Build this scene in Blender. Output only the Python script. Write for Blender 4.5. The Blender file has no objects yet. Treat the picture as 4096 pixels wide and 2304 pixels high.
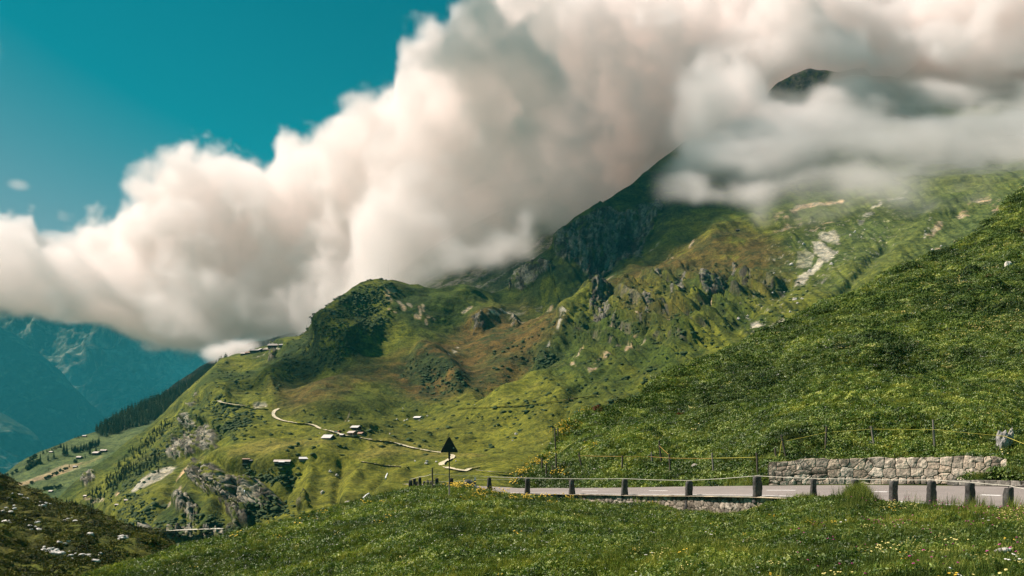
SKYTINT = (.45, .80, .585); SKYR = (.82, 1.3, 2.1); SKYSTR = .064; HAZE = 3.2e-5; HAZECOL = (.06, .50, .62); EXPO = 0.74; CLDEN = .017; CLCOL = (.993, .953, .932); SHADOWS = 1; SUNCOL = (1, .85, .765)
NG = (42000, 37000, 98000, 4100, 8500)
import bpy, math, time, random
import numpy as np
from mathutils import Vector, Matrix
T0 = time.time()
random.seed(7)
RNG = np.random.default_rng(11)
C = bpy.context.scene.collection
SC = bpy.context.scene
# ---------------------------------------------------------------- camera frame: photograph coordinates 4096 x 2304
F = 3547.0; HY = 1765.0; CX = 2048.0
def P(px, py, d):
    return Vector(((px - CX) / F * d, d, (HY - py) / F * d))
SUN_EL = math.radians(47); SUN_AZ = math.radians(77)      # to the left of the view axis
SUN = Vector((-math.sin(SUN_AZ) * math.cos(SUN_EL), math.cos(SUN_AZ) * math.cos(SUN_EL), math.sin(SUN_EL)))

# ---------------------------------------------------------------- noise
def _h(ix, iy, iz, seed):
    h = (ix * 374761393 + iy * 668265263 + iz * 1440662683 + seed * 1274126177) & 0xffffffff
    h = ((h ^ (h >> 13)) * 1274126177) & 0xffffffff
    return ((h ^ (h >> 16)) & 0xffff).astype(np.float32) / 32767.5 - 1
def vn(x, y, z, seed=0):
    xi = np.floor(x).astype(np.int64); yi = np.floor(y).astype(np.int64); zi = np.floor(z).astype(np.int64)
    fx = (x - xi).astype(np.float32); fy = (y - yi).astype(np.float32); fz = (z - zi).astype(np.float32)
    fx = fx * fx * (3 - 2 * fx); fy = fy * fy * (3 - 2 * fy); fz = fz * fz * (3 - 2 * fz)
    r = 0
    for a in (0, 1):
        for b in (0, 1):
            for c in (0, 1):
                r = r + _h(xi + a, yi + b, zi + c, seed) * ((fx if a else 1 - fx) * (fy if b else 1 - fy) * (fz if c else 1 - fz))
    return r
def fbm(x, y, z, oct=4, seed=0, gain=.5):
    r = 0; a = 1; s = 0
    for o in range(oct):
        k = 2.03 ** o
        r = r + a * vn(x * k + 17.3 * o, y * k + 5.1 * o, z * k, seed + o); s += a; a *= gain
    return r / s * 1.5
def ridged(x, y, z, oct=4, seed=0, gain=.5):
    r = 0; a = 1; s = 0
    for o in range(oct):
        k = 2.03 ** o
        r = r + a * (1 - 2 * np.abs(vn(x * k + 7.7 * o, y * k, z * k + 3 * o, seed + o))); s += a; a *= gain
    return r / s
def sstep(a, b, x):
    t = np.clip((x - a) / (b - a), 0, 1)
    return t * t * (3 - 2 * t)

# ---------------------------------------------------------------- 2-D tools in photograph coordinates
def rbf(ctrl):
    c = np.array(ctrl, float); p = c[:, :2] / 1000.; v = np.log(c[:, 2]); n = len(c)
    def ph(r2): return .5 * r2 * np.log(r2 + 1e-12)
    A = np.zeros((n + 3, n + 3))
    A[:n, :n] = ph(((p[:, None] - p[None]) ** 2).sum(-1)) + np.eye(n) * 4e-4
    A[:n, n] = 1; A[:n, n + 1:] = p; A[n:, :n] = A[:n, n:].T
    w = np.linalg.solve(A, np.concatenate([v, np.zeros(3)]))
    def f(px, py):
        x = np.asarray(px, float) / 1000.; y = np.asarray(py, float) / 1000.
        r = w[n] + w[n + 1] * x + w[n + 2] * y
        for i in range(n):
            r = r + w[i] * ph((x - p[i, 0]) ** 2 + (y - p[i, 1]) ** 2)
        return np.exp(r)
    return f
def poly_sd(px, py, poly):
    """signed distance to a polygon, positive inside"""
    p = np.array(poly, float); n = len(p)
    d = np.full(px.shape, 1e9); inside = np.zeros(px.shape, bool)
    for i in range(n):
        a = p[i]; b = p[(i + 1) % n]; e = b - a
        wx = px - a[0]; wy = py - a[1]
        t = np.clip((wx * e[0] + wy * e[1]) / (e @ e + 1e-9), 0, 1)
        d = np.minimum(d, (wx - e[0] * t) ** 2 + (wy - e[1] * t) ** 2)
        c = ((a[1] > py) != (b[1] > py)) & (px < (b[0] - a[0]) * (py - a[1]) / (b[1] - a[1] + 1e-9) + a[0])
        inside ^= c
    d = np.sqrt(d)
    return np.where(inside, d, -d)
def line_sd(px, py, pts):
    """distance to a polyline, side sign (positive = above-left of a line drawn left to right), parameter along it"""
    p = np.array(pts, float); best = np.full(px.shape, 1e9); sg = np.zeros(px.shape); tt = np.zeros(px.shape)
    L = np.concatenate([[0], np.cumsum(np.hypot(*(p[1:] - p[:-1]).T))])
    for i in range(len(p) - 1):
        a = p[i]; e = p[i + 1] - a
        wx = px - a[0]; wy = py - a[1]
        t = np.clip((wx * e[0] + wy * e[1]) / (e @ e + 1e-9), 0, 1)
        d = np.hypot(wx - e[0] * t, wy - e[1] * t)
        m = d < best
        best = np.where(m, d, best); sg = np.where(m, np.sign(e[1] * wx - e[0] * wy), sg)
        tt = np.where(m, (L[i] + t * (L[i + 1] - L[i])) / L[-1], tt)
    return best, sg, tt

# ---------------------------------------------------------------- object helpers
def tag(o, label=None, cat=None, group=None, kind=None):
    if label: o['label'] = label
    if cat: o['category'] = cat
    if group: o['group'] = group
    if kind: o['kind'] = kind
    return o
def mesh_np(name, co, quads, mat, col=None, parent=None, smooth=True, extra=None):
    me = bpy.data.meshes.new(name)
    co = np.ascontiguousarray(co, np.float32); q = np.ascontiguousarray(quads, np.int32); k = q.shape[1]
    me.vertices.add(len(co)); me.vertices.foreach_set('co', co.ravel())
    me.loops.add(q.size); me.loops.foreach_set('vertex_index', q.ravel())
    me.polygons.add(len(q)); me.polygons.foreach_set('loop_start', np.arange(len(q), dtype=np.int32) * k)
    me.polygons.foreach_set('loop_total', np.full(len(q), k, np.int32))
    if smooth: me.polygons.foreach_set('use_smooth', np.ones(len(q), bool))
    me.update(); me.validate()
    if col is not None:
        a = me.color_attributes.new('col', 'FLOAT_COLOR', 'POINT')
        c = np.ones((len(co), 4), np.float32); c[:, :3] = col
        a.data.foreach_set('color', c.ravel())
    for nme, arr in (extra or {}).items():
        a = me.attributes.new(nme, 'FLOAT', 'POINT'); a.data.foreach_set('value', np.ascontiguousarray(arr, np.float32).ravel())
    me.materials.append(mat)
    o = bpy.data.objects.new(name, me); C.objects.link(o)
    if parent is not None: o.parent = parent
    return o
class MB:
    """collects verts and faces, links them as one mesh object"""
    def __init__(s): s.v = []; s.f = []; s.c = []
    def add(s, vs, fs, col=None):
        n = len(s.v); s.v += [tuple(v) for v in vs]; s.f += [tuple(i + n for i in f) for f in fs]
        s.c += [col or (1, 1, 1)] * len(vs); return s
    def box(s, c, size, rz=0, taper=1, col=None, lean=(0, 0)):
        x, y, z = (k / 2 for k in size); vs = []
        for k, (sz, t) in enumerate(((-1, 1), (1, taper))):
            for sx, sy in ((-1, -1), (1, -1), (1, 1), (-1, 1)):
                a, b = sx * x * t + (lean[0] if k else 0), sy * y * t + (lean[1] if k else 0)
                vs.append((c[0] + a * math.cos(rz) - b * math.sin(rz), c[1] + a * math.sin(rz) + b * math.cos(rz), c[2] + sz * z))
        return s.add(vs, [(3, 2, 1, 0), (4, 5, 6, 7), (0, 1, 5, 4), (1, 2, 6, 5), (2, 3, 7, 6), (3, 0, 4, 7)], col)
    def tube(s, pts, r, n=6, col=None, cap=True):
        pts = [Vector(p) for p in pts]; rs = r if isinstance(r, (list, tuple)) else [r] * len(pts); vs = []; fs = []
        for i, p in enumerate(pts):
            d = (pts[min(i + 1, len(pts) - 1)] - pts[max(i - 1, 0)]).normalized()
            a = d.cross(Vector((0, 0, 1)) if abs(d.z) < .9 else Vector((1, 0, 0))).normalized(); b = d.cross(a)
            for k in range(n):
                t = 2 * math.pi * k / n; vs.append(p + (a * math.cos(t) + b * math.sin(t)) * rs[i])
        for i in range(len(pts) - 1):
            for k in range(n):
                fs.append((i * n + k, i * n + (k + 1) % n, (i + 1) * n + (k + 1) % n, (i + 1) * n + k))
        if cap: fs += [tuple(range(n)), tuple(range(len(vs) - 1, len(vs) - 1 - n, -1))]
        return s.add(vs, fs, col)
    def mesh(s, name, mat, smooth=False):
        me = bpy.data.meshes.new(name); me.from_pydata(s.v, [], s.f); me.materials.append(mat)
        a = me.color_attributes.new('col', 'FLOAT_COLOR', 'POINT')
        a.data.foreach_set('color', np.array([(*c, 1) for c in s.c], np.float32).ravel())
        if smooth: me.polygons.foreach_set('use_smooth', np.ones(len(me.polygons), bool))
        me.update(); return me
    def build(s, name, mat, parent=None, smooth=False):
        o = bpy.data.objects.new(name, s.mesh(name, mat, smooth)); C.objects.link(o)
        if parent is not None: o.parent = parent
        return o
def empty(name, loc, rz=0):
    o = bpy.data.objects.new(name, None); C.objects.link(o); o.location = loc; o.rotation_euler = (0, 0, rz); o.empty_display_size = .2
    return o

# ---------------------------------------------------------------- materials
def material(name, rough=.9, spec=.2):
    m = bpy.data.materials.new(name); m.use_nodes = True; nt = m.node_tree
    b = nt.nodes['Principled BSDF']; b.inputs['Roughness'].default_value = rough; b.inputs['Specular IOR Level'].default_value = spec
    return m, nt, b
def noise_node(nt, scale, detail=6, rough=.6, vec=None, dist=0):
    n = nt.nodes.new('ShaderNodeTexNoise'); n.inputs['Scale'].default_value = scale; n.inputs['Detail'].default_value = detail
    n.inputs['Roughness'].default_value = rough; n.inputs['Distortion'].default_value = dist
    if vec is not None: nt.links.new(vec, n.inputs['Vector'])
    return n
def ramp(nt, fac, stops):
    r = nt.nodes.new('ShaderNodeValToRGB'); e = r.color_ramp.elements
    while len(e) < len(stops): e.new(.5)
    for k, (p, c) in enumerate(stops):
        e[k].position = p; e[k].color = (*c, 1) if len(c) == 3 else c
    nt.links.new(fac, r.inputs[0]); return r
def mixc(nt, a, b, fac, mode='MIX'):
    m = nt.nodes.new('ShaderNodeMix'); m.data_type = 'RGBA'; m.blend_type = mode
    for s, v in ((m.inputs[0], fac), (m.inputs[6], a), (m.inputs[7], b)):
        if isinstance(v, (int, float)): s.default_value = v
        elif isinstance(v, tuple): s.default_value = (*v, 1)
        else: nt.links.new(v, s)
    return m.outputs[2]
def bump(nt, b, h, strength, dist):
    n = nt.nodes.new('ShaderNodeBump'); n.inputs['Strength'].default_value = strength; n.inputs['Distance'].default_value = dist
    nt.links.new(h, n.inputs['Height']); nt.links.new(n.outputs[0], b.inputs['Normal']); return n
def attr(nt, name):
    a = nt.nodes.new('ShaderNodeAttribute'); a.attribute_name = name; return a
def geo_pos(nt):
    return nt.nodes.new('ShaderNodeNewGeometry').outputs['Position']
def mat_terrain(name, s1, s2, bdist, lo=.62, hi=1.42, bs=.8):
    """vertex colour (the land's own colour) varied by two scales of noise; bump at the small scale (scales in 1/m)"""
    m, nt, b = material(name, .95, .08)
    pos = geo_pos(nt); col = attr(nt, 'col').outputs['Color']
    n1 = noise_node(nt, s1, 8, .62, pos, .3); n2 = noise_node(nt, s2, 5, .65, pos)
    r1 = ramp(nt, n1.outputs[0], [(.32, (lo, lo, lo * .95)), (.68, (hi, hi * .97, hi * .85))])
    r2 = ramp(nt, n2.outputs[0], [(.35, (.60, .66, .64)), (.65, (1.42, 1.36, 1.28))])
    n3 = noise_node(nt, (s1 * s2) ** .5, 6, .7, pos, .6); r3 = ramp(nt, n3.outputs[0], [(.40, (.52, .58, .60)), (.50, (1, 1, 1)), (.64, (1.25, 1.2, 1.05))])
    c = mixc(nt, col, r1.outputs[0], 1.0, 'MULTIPLY'); c = mixc(nt, c, r2.outputs[0], 1.0, 'MULTIPLY'); c = mixc(nt, c, r3.outputs[0], 1.0, 'MULTIPLY')
    nt.links.new(c, b.inputs['Base Color'])
    bump(nt, b, n2.outputs[0], bs, bdist)
    return m
def mat_col(name, rough=.85, nscale=3., var=.25, spec=.25, bdist=0, metal=0):
    m, nt, b = material(name, rough, spec); b.inputs['Metallic'].default_value = metal
    tc = nt.nodes.new('ShaderNodeTexCoord').outputs['Object']
    n = noise_node(nt, nscale, 6, .65, tc)
    r = ramp(nt, n.outputs[0], [(.3, (1 - var,) * 3), (.7, (1 + var,) * 3)])
    nt.links.new(mixc(nt, attr(nt, 'col').outputs['Color'], r.outputs[0], 1.0, 'MULTIPLY'), b.inputs['Base Color'])
    if bdist: bump(nt, b, n.outputs[0], .8, bdist)
    return m
M_STONE = mat_col('weathered_stone', .9, 9, .5, .2, .03)
M_WOOD = mat_col('weathered_wood', .85, 25, .35, .2, .004)
M_HUTWOOD = mat_col('hut_timber', .85, 2, .3, .15)
M_ROOF = mat_col('sheet_roof', .55, .8, .12, .3)
M_METAL = mat_col('painted_metal', .5, 12, .12, .4)
M_PLAIN = mat_col('painted_surface', .6, 20, .08, .3)
M_ROCK = mat_col('pale_rock', .9, .9, .45, .15, .15)
M_LIME = mat_col('limestone_rubble', .9, 7, .55, .15, .05)
# ---------------------------------------------------------------- terrain sheets
def interp(pts, x):
    p = np.array(pts, float); return np.interp(x, p[:, 0], p[:, 1])
class Land:
    """A landform: a grid that runs from its foot to its crest (both read off the photograph), at depths interpolated
    from control points, with hidden ground falling away behind the crest. Relief is real displacement."""
    def __init__(s, crest, foot, ctrl, x0, x1, step, rows, back=10, backlen=.25, backdrop=.6, gamma=1.0):
        s.px = np.arange(x0, x1 + step, step); s.dep = rbf(ctrl)
        t = np.linspace(0, 1, rows) ** gamma
        cy = interp(crest, s.px); fy = interp(foot, s.px)
        s.PX = np.repeat(s.px[:, None], rows, 1); s.PY = fy[:, None] + (cy - fy)[:, None] * t[None]
        s.cy = cy; s.rows = rows; s.back = back; s.T = np.repeat(t[None], len(s.px), 0)
        d = s.dep(s.PX, s.PY); s.D = d
        s.co = np.stack([(s.PX - CX) / F * d, d, (HY - s.PY) / F * d], -1)
        # what hides behind the crest
        k = (np.arange(1, back + 1) / back)[None, :] ** 1.6
        dc = d[:, -1:]; ext = dc * backlen * k
        db = dc + ext; zb = s.co[:, -1:, 2] - ext * backdrop * np.minimum(1, .15 + k * 1.3)
        xb = (s.px[:, None] - CX) / F * db
        s.bk = np.stack([xb, db, zb], -1)
    def normals(s):
        a = np.gradient(s.co, axis=0); b = np.gradient(s.co, axis=1)
        n = np.cross(a, b); n /= np.linalg.norm(n, axis=-1, keepdims=True) + 1e-9
        f = np.where((n * s.co).sum(-1, keepdims=True) > 0, -1, 1)
        return n * f
    def push(s, amt, crestfade=.35, w=26):
        """move the surface out along its normal by amt metres (less at the crest line so the skyline stays put)"""
        k = crestfade + (1 - crestfade) * np.clip((s.PY - s.cy[:, None]) / w, 0, 1)
        n = s.normals(); s.co = s.co + n * (amt * k)[..., None]
    def build(s, name, mat, col, label=None, extra=None, kind='structure'):
        co = np.concatenate([s.co, s.bk + (s.co[:, -1:] - np.stack([(s.PX[:, -1:] - CX) / F * s.D[:, -1:], s.D[:, -1:], (HY - s.PY[:, -1:]) / F * s.D[:, -1:]], -1))], 1)
        c = np.concatenate([col, np.repeat(col[:, -1:], s.back, 1)], 1)
        ex = {k: np.concatenate([v, np.repeat(v[:, -1:], s.back, 1)], 1) for k, v in (extra or {}).items()}
        nx, ny = co.shape[:2]; i = np.arange(nx * ny).reshape(nx, ny)
        q = np.stack([i[:-1, :-1], i[1:, :-1], i[1:, 1:], i[:-1, 1:]], -1).reshape(-1, 4)
        s.ob = mesh_np(name, co.reshape(-1, 3), q, mat, c.reshape(-1, 3), extra=ex)
        tag(s.ob, label, name.replace('_', ' '), None, kind)
        s.qx = CX + F * s.co[..., 0] / s.co[..., 1]; s.qy = HY - F * s.co[..., 2] / s.co[..., 1]
        s.N = s.normals()
        return s.ob
    def at(s, px, py):
        i0 = int(np.clip((px - s.px[0]) / (s.px[1] - s.px[0]), 0, len(s.px) - 1)); a = max(0, i0 - 25); b = min(len(s.px), i0 + 26)
        d = (s.qx[a:b] - px) ** 2 + (s.qy[a:b] - py) ** 2
        i, j = np.unravel_index(np.argmin(d), d.shape)
        return Vector(s.co[a + i, j])
    def ray_at(s, px, py):
        """a point of the ground on the sight line, at the depth of the nearest ground vertex"""
        v = s.at(px, py); return P(px, py, v.y)

def lerp(a, b, t):
    t = np.asarray(t)[..., None]; return a * (1 - t) + b * t
def rgb(*c): return np.array(c, float)

# ================================================================ MAIN MOUNTAIN SIDE
crest_main = [(-400, 2420), (-100, 2250), (100, 2100), (236, 1993), (305, 1924), (366, 1870), (427, 1832), (520, 1760), (610, 1688), (686, 1618), (762, 1558), (823, 1505), (892, 1444), (940, 1424), (980, 1418), (1040, 1395),
 (1095, 1376), (1150, 1353), (1200, 1345), (1206, 1338), (1240, 1300), (1266, 1262), (1309, 1223), (1345, 1198), (1386, 1173), (1410, 1150), (1441, 1132), (1475, 1122), (1513, 1115), (1550, 1122), (1570, 1119), (1607, 1126), (1640, 1138),
 (1673, 1135), (1700, 1148), (1740, 1152), (1773, 1151), (1815, 1142), (1850, 1138), (1880, 1150), (1911, 1157), (1971, 1173), (2010, 1162), (2037, 1148), (2060, 1105), (2076, 1082), (2140, 1040), (2195, 998), (2209, 978), (2212, 940), (2240, 915),
 (2309, 860), (2360, 830), (2402, 800), (2412, 806), (2450, 782), (2486, 761), (2530, 735), (2563, 706), (2600, 675), (2628, 650), (2724, 580), (2820, 520), (2898, 473), (3000, 430), (3060, 402), (3085, 352), (3111, 330), (3170, 300), (3237, 278),
 (3270, 286), (3304, 285), (3360, 290), (3449, 270), (3470, 285), (3488, 304), (3560, 306), (3594, 314), (3640, 280), (3681, 246), (3760, 280), (3870, 330), (4096, 300), (4400, 320), (4600, 330)]
foot_main = [(-400, 2560), (300, 2400), (600, 2380), (900, 2300), (1300, 2150), (1500, 2070), (1700, 2040), (2000, 2010), (2200, 1950), (2600, 1760), (3000, 1520), (3400, 1330), (3900, 1100), (4400, 850), (4600, 760)]
ctrl_main = [(-300, 2350, 1150), (236, 1993, 1200), (305, 1924, 1250), (427, 1832, 1350), (610, 1688, 1500), (762, 1558, 1650), (892, 1444, 1750), (1000, 1420, 1720), (1095, 1376, 1760), (1203, 1341, 1560), (1150, 1440, 1560),
 (1268, 1259, 1420), (1386, 1173, 1460), (1513, 1115, 1530), (1673, 1137, 1560), (1850, 1138, 1590), (1971, 1173, 1620), (2037, 1148, 1680), (2212, 937, 1760), (2406, 802, 1950), (2628, 657, 2180), (2900, 480, 2550), (3237, 280, 3000),
 (3681, 246, 3200), (4096, 300, 3000), (4500, 330, 2800), (2500, 1000, 1720), (2350, 1050, 1600), (2212, 1200, 1450), (2500, 1200, 1380), (2800, 1000, 1580), (2950, 920, 1680), (3200, 1000, 1400), (3000, 750, 2000), (3500, 1000, 1300), (3900, 850, 1420),
 (3500, 780, 1700), (4096, 850, 1300), (4096, 600, 1900), (4500, 800, 1250), (2300, 1400, 1170), (2600, 1400, 1050), (2000, 1500, 1160), (2200, 1650, 930), (2200, 1800, 760), (2400, 1650, 860), (2900, 1350, 970), (3100, 1300, 960), (3600, 1150, 1030),
 (2200, 1950, 640), (2600, 1700, 780), (3200, 1400, 830), (4300, 950, 950), (1700, 1600, 1120), (1670, 1665, 1060), (1400, 1600, 1080), (1420, 1715, 900), (1300, 1750, 880), (1100, 1640, 1040), (1200, 1500, 1240), (1500, 1400, 1340),
 (1800, 1350, 1420), (1750, 1250, 1460), (1600, 1300, 1415), (1700, 1350, 1385), (1450, 1250, 1440), (1300, 1400, 1330), (1000, 1845, 835), (1130, 1838, 830), (1215, 1830, 835), (1500, 1790, 850), (1850, 1820, 800), (1650, 1860, 760), (1850, 1880, 690), (2030, 1905, 640),
 (900, 1872, 850), (1137, 1876, 785), (1400, 1852, 780), (900, 1625, 1100), (700, 1700, 1320), (780, 1680, 1180), (780, 1760, 1130), (720, 1840, 1080), (850, 1560, 1250), (600, 1900, 1060), (450, 2000, 1020), (500, 2100, 900), (620, 2160, 700),
 (900, 2160, 670), (800, 1950, 900), (950, 1980, 790), (1000, 2060, 740), (1200, 1980, 700), (1350, 1950, 690), (1500, 1960, 640), (1700, 1940, 590), (1000, 2200, 600), (300, 2300, 1000), (700, 2350, 560), (1500, 2060, 520), (2000, 2000, 500)]
main = Land(crest_main, foot_main, ctrl_main, -400, 4560, 3.6, 540, back=12, backlen=.3, backdrop=.8)
X, Y = main.PX, main.PY
W = main.co.copy(); wx, wy, wz = W[..., 0], W[..., 1], W[..., 2]
print('main base', time.time() - T0)
jx = fbm(wx / 60, wy / 60, wz / 60, 3, 40) * 14; jy = fbm(wx / 60, wy / 60, wz / 60 + 9, 3, 50) * 14     # ragged edges for every patch
jx2 = fbm(wx / 16, wy / 16, wz / 16, 3, 60) * 7; jy2 = fbm(wx / 16, wy / 16, wz / 16 + 5, 3, 70) * 7
XJ, YJ = X + jx + jx2, Y + jy + jy2
def window(pts, pad):
    """slice of the grid around a feature, so that distances are computed on it alone"""
    p = np.array(pts, float); a, b = np.searchsorted(main.px, [p[:, 0].min() - pad, p[:, 0].max() + pad])
    return slice(max(0, a), b)
def patch(poly, soft=8, rough=1.0):
    s = window(poly, 60); m = np.zeros(X.shape)
    m[s] = sstep(-soft, soft, poly_sd(X[s] + (XJ - X)[s] * rough, Y[s] + (YJ - Y)[s] * rough, poly)); return m
def streak(pts, w, soft=.6, rough=.5, broken=0):
    s = window(pts, w * 3 + 40); m = np.zeros(X.shape)
    d, _, t = line_sd(X[s] + (XJ - X)[s] * rough, Y[s] + (YJ - Y)[s] * rough, pts)
    v = 1 - sstep(w * (1 - soft), w * (1 + soft), d)
    if broken: v = v * sstep(-broken, .35, fbm(wx[s] / 12, wy[s] / 12, wz[s] / 12, 3, 99))
    m[s] = v; return m
A = np.zeros(X.shape)
def ridge(pts, amp, w1, w2=None, rough=.6, pw=1.0):
    """tent along a line: w1 = reach on the upper-left side, w2 = reach on the lower-right side; amp in metres, negative cuts a gully"""
    w2 = w2 or w1; s = window(pts, max(w1, w2) * 2.2 + 40)
    d, g, t = line_sd(X[s] + (XJ - X)[s] * rough, Y[s] + (YJ - Y)[s] * rough, pts)
    w = np.where(g > 0, w1, w2); fade = np.minimum(1, np.minimum(t, 1 - t) * 6 + .15)
    A[s] += amp * np.exp(-(d / w) ** (2 * pw) * .9) * fade
# -- large relief
fall = (X * .80 + Y * .60); across = (X * .60 - Y * .80) * -1       # the flank falls to the lower left of the picture
right = sstep(1950, 2300, X)
A += fbm(wx / 170, wy / 170, wz / 170, 4, 1) * 13
A += ridged(across / 120 + jx / 60, fall / 700, wz * 0, 4, 5) * 9 * right * sstep(5000, 3200, X + 1.2 * Y)
A += ridged(wx / 60, wy / 90, wz / 130, 4, 9) * 3.0
A += fbm(wx / 22, wy / 22, wz / 22, 4, 13) * 1.7
rill = fbm(across / 15 + jx / 26, fall / 460 + jy / 90, wy / 1500, 4, 17)
A += rill * 2.0 * right
# -- spurs (+) and gullies (-) read off the photograph
for pts, amp, a, b in [
    ([(2660, 790), (2500, 960), (2380, 1080), (2200, 1190), (2040, 1260)], -26, 60, 55),
    ([(2880, 890), (2700, 1000), (2480, 1180), (2350, 1330), (2240, 1470)], -15, 40, 26),
    ([(2950, 925), (2740, 1010), (2560, 1130), (2420, 1240)], 15, 60, 45),
    ([(2240, 1300), (2330, 1230), (2400, 1170)], 16, 50, 26),
    ([(2330, 1270), (2260, 1380), (2140, 1480), (2010, 1560)], -13, 22, 20),
    ([(2420, 1350), (2300, 1430), (2150, 1520), (1950, 1640)], 10, 40, 26),
    ([(2640, 1330), (2500, 1450), (2330, 1560), (2230, 1700)], -9, 22, 18),
    ([(2720, 1240), (2600, 1400), (2420, 1520)], 10, 30, 18),
    ([(2840, 1090), (2800, 1220), (2690, 1350)], 15, 40, 20),
    ([(2925, 1050), (2905, 1170), (2790, 1290)], -13, 18, 18),
    ([(3000, 1130), (2900, 1250), (2750, 1400), (2560, 1540)], 11, 36, 22),
    ([(3180, 1080), (3060, 1210), (2900, 1340)], -7, 26, 22),
    ([(3560, 940), (3480, 1040), (3380, 1140), (3300, 1220)], -9, 26, 16),
    ([(3800, 800), (3650, 950), (3550, 1050)], 6, 40, 24),
    ([(3200, 950), (3060, 940), (2950, 925), (2800, 990)], 10, 50, 60),
    ([(1206, 1340), (1180, 1430), (1130, 1520), (1060, 1590)], 24, 34, 60),
    ([(1270, 1262), (1330, 1330), (1420, 1380)], 12, 60, 50),
    ([(1513, 1115), (1540, 1230), (1500, 1330), (1380, 1440)], 6, 70, 70),
    ([(1690, 1140), (1740, 1250), (1700, 1330)], -6, 90, 90),
    ([(1850, 1140), (1900, 1220), (1980, 1300)], 8, 50, 50),
    ([(1640, 1420), (1720, 1450), (1800, 1500), (1860, 1570)], 22, 50, 46),
    ([(1900, 1600), (1980, 1545), (2060, 1470), (2150, 1400)], -14, 30, 30),
    ([(1100, 1560), (1250, 1480), (1400, 1440), (1600, 1370)], -10, 46, 40),
    ([(1880, 1330), (1930, 1290), (2030, 1240)], 10, 36, 26),
    ([(2400, 1640), (2200, 1640), (2000, 1650), (1800, 1690), (1550, 1760)], 5, 26, 34),
    ([(1700, 1740), (1850, 1790), (2050, 1820)], -4, 26, 26),
    ([(1250, 1760), (1350, 1735), (1500, 1745)], 4, 22, 26),
    ([(1320, 1680), (1450, 1650), (1620, 1640)], -4, 30, 20),
    # plateau rim, cliffs and ravines below it
    ([(800, 1858), (900, 1880), (981, 1896), (1060, 1890), (1137, 1878), (1250, 1868), (1400, 1850)], 12, 46, 20),
    ([(1180, 1890), (1120, 1960), (1090, 2040)], -9, 20, 20),
    ([(1375, 1850), (1345, 1930), (1330, 2000)], -5, 16, 16),
    ([(1560, 1880), (1480, 1960), (1420, 2020)], -5, 14, 14),
    ([(1260, 1880), (1230, 1960), (1220, 2040)], 6, 24, 24),
    ([(1450, 1880), (1400, 1950), (1370, 2020)], 5, 24, 24),
    ([(1640, 1880), (1560, 1960), (1500, 2010)], 7, 24, 24),
    ([(990, 1930), (975, 2000), (970, 2080)], -10, 14, 14),
    ([(930, 1900), (905, 1980), (860, 2060), (800, 2120)], 10, 26, 26),
    ([(1040, 1940), (1020, 2020), (990, 2080)], 8, 20, 20),
    ([(793, 1840), (716, 1932), (640, 2040), (560, 2120)], -6, 14, 14),
    ([(860, 1870), (770, 1990), (690, 2080)], 8, 26, 22),
    ([(740, 1690), (800, 1670), (850, 1690), (900, 1720)], 11, 24, 18),
    ([(700, 1850), (600, 1930), (480, 2010), (400, 2090)], 9, 26, 22),
    ([(900, 1560), (780, 1660), (640, 1800), (520, 1890), (420, 1990)], 8, 40, 26),
    ([(800, 1588), (850, 1578), (930, 1598)], 9, 22, 18),
    ([(940, 1430), (840, 1520), (700, 1640)], 7, 20, 40),
]: ridge(pts, amp, a, b)
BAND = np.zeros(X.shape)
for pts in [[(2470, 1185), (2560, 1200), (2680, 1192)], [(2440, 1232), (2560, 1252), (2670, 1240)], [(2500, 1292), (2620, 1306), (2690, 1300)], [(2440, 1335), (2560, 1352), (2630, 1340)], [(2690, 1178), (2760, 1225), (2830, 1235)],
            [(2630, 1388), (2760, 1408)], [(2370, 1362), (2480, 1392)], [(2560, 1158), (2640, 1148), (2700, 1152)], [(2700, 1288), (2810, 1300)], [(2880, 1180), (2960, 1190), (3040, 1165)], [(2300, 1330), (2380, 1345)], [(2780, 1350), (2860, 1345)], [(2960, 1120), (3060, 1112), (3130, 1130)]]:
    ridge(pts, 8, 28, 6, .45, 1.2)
    BAND = np.maximum(BAND, streak([(a + 2, b + 6) for a, b in pts], 6, broken=.25))
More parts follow.
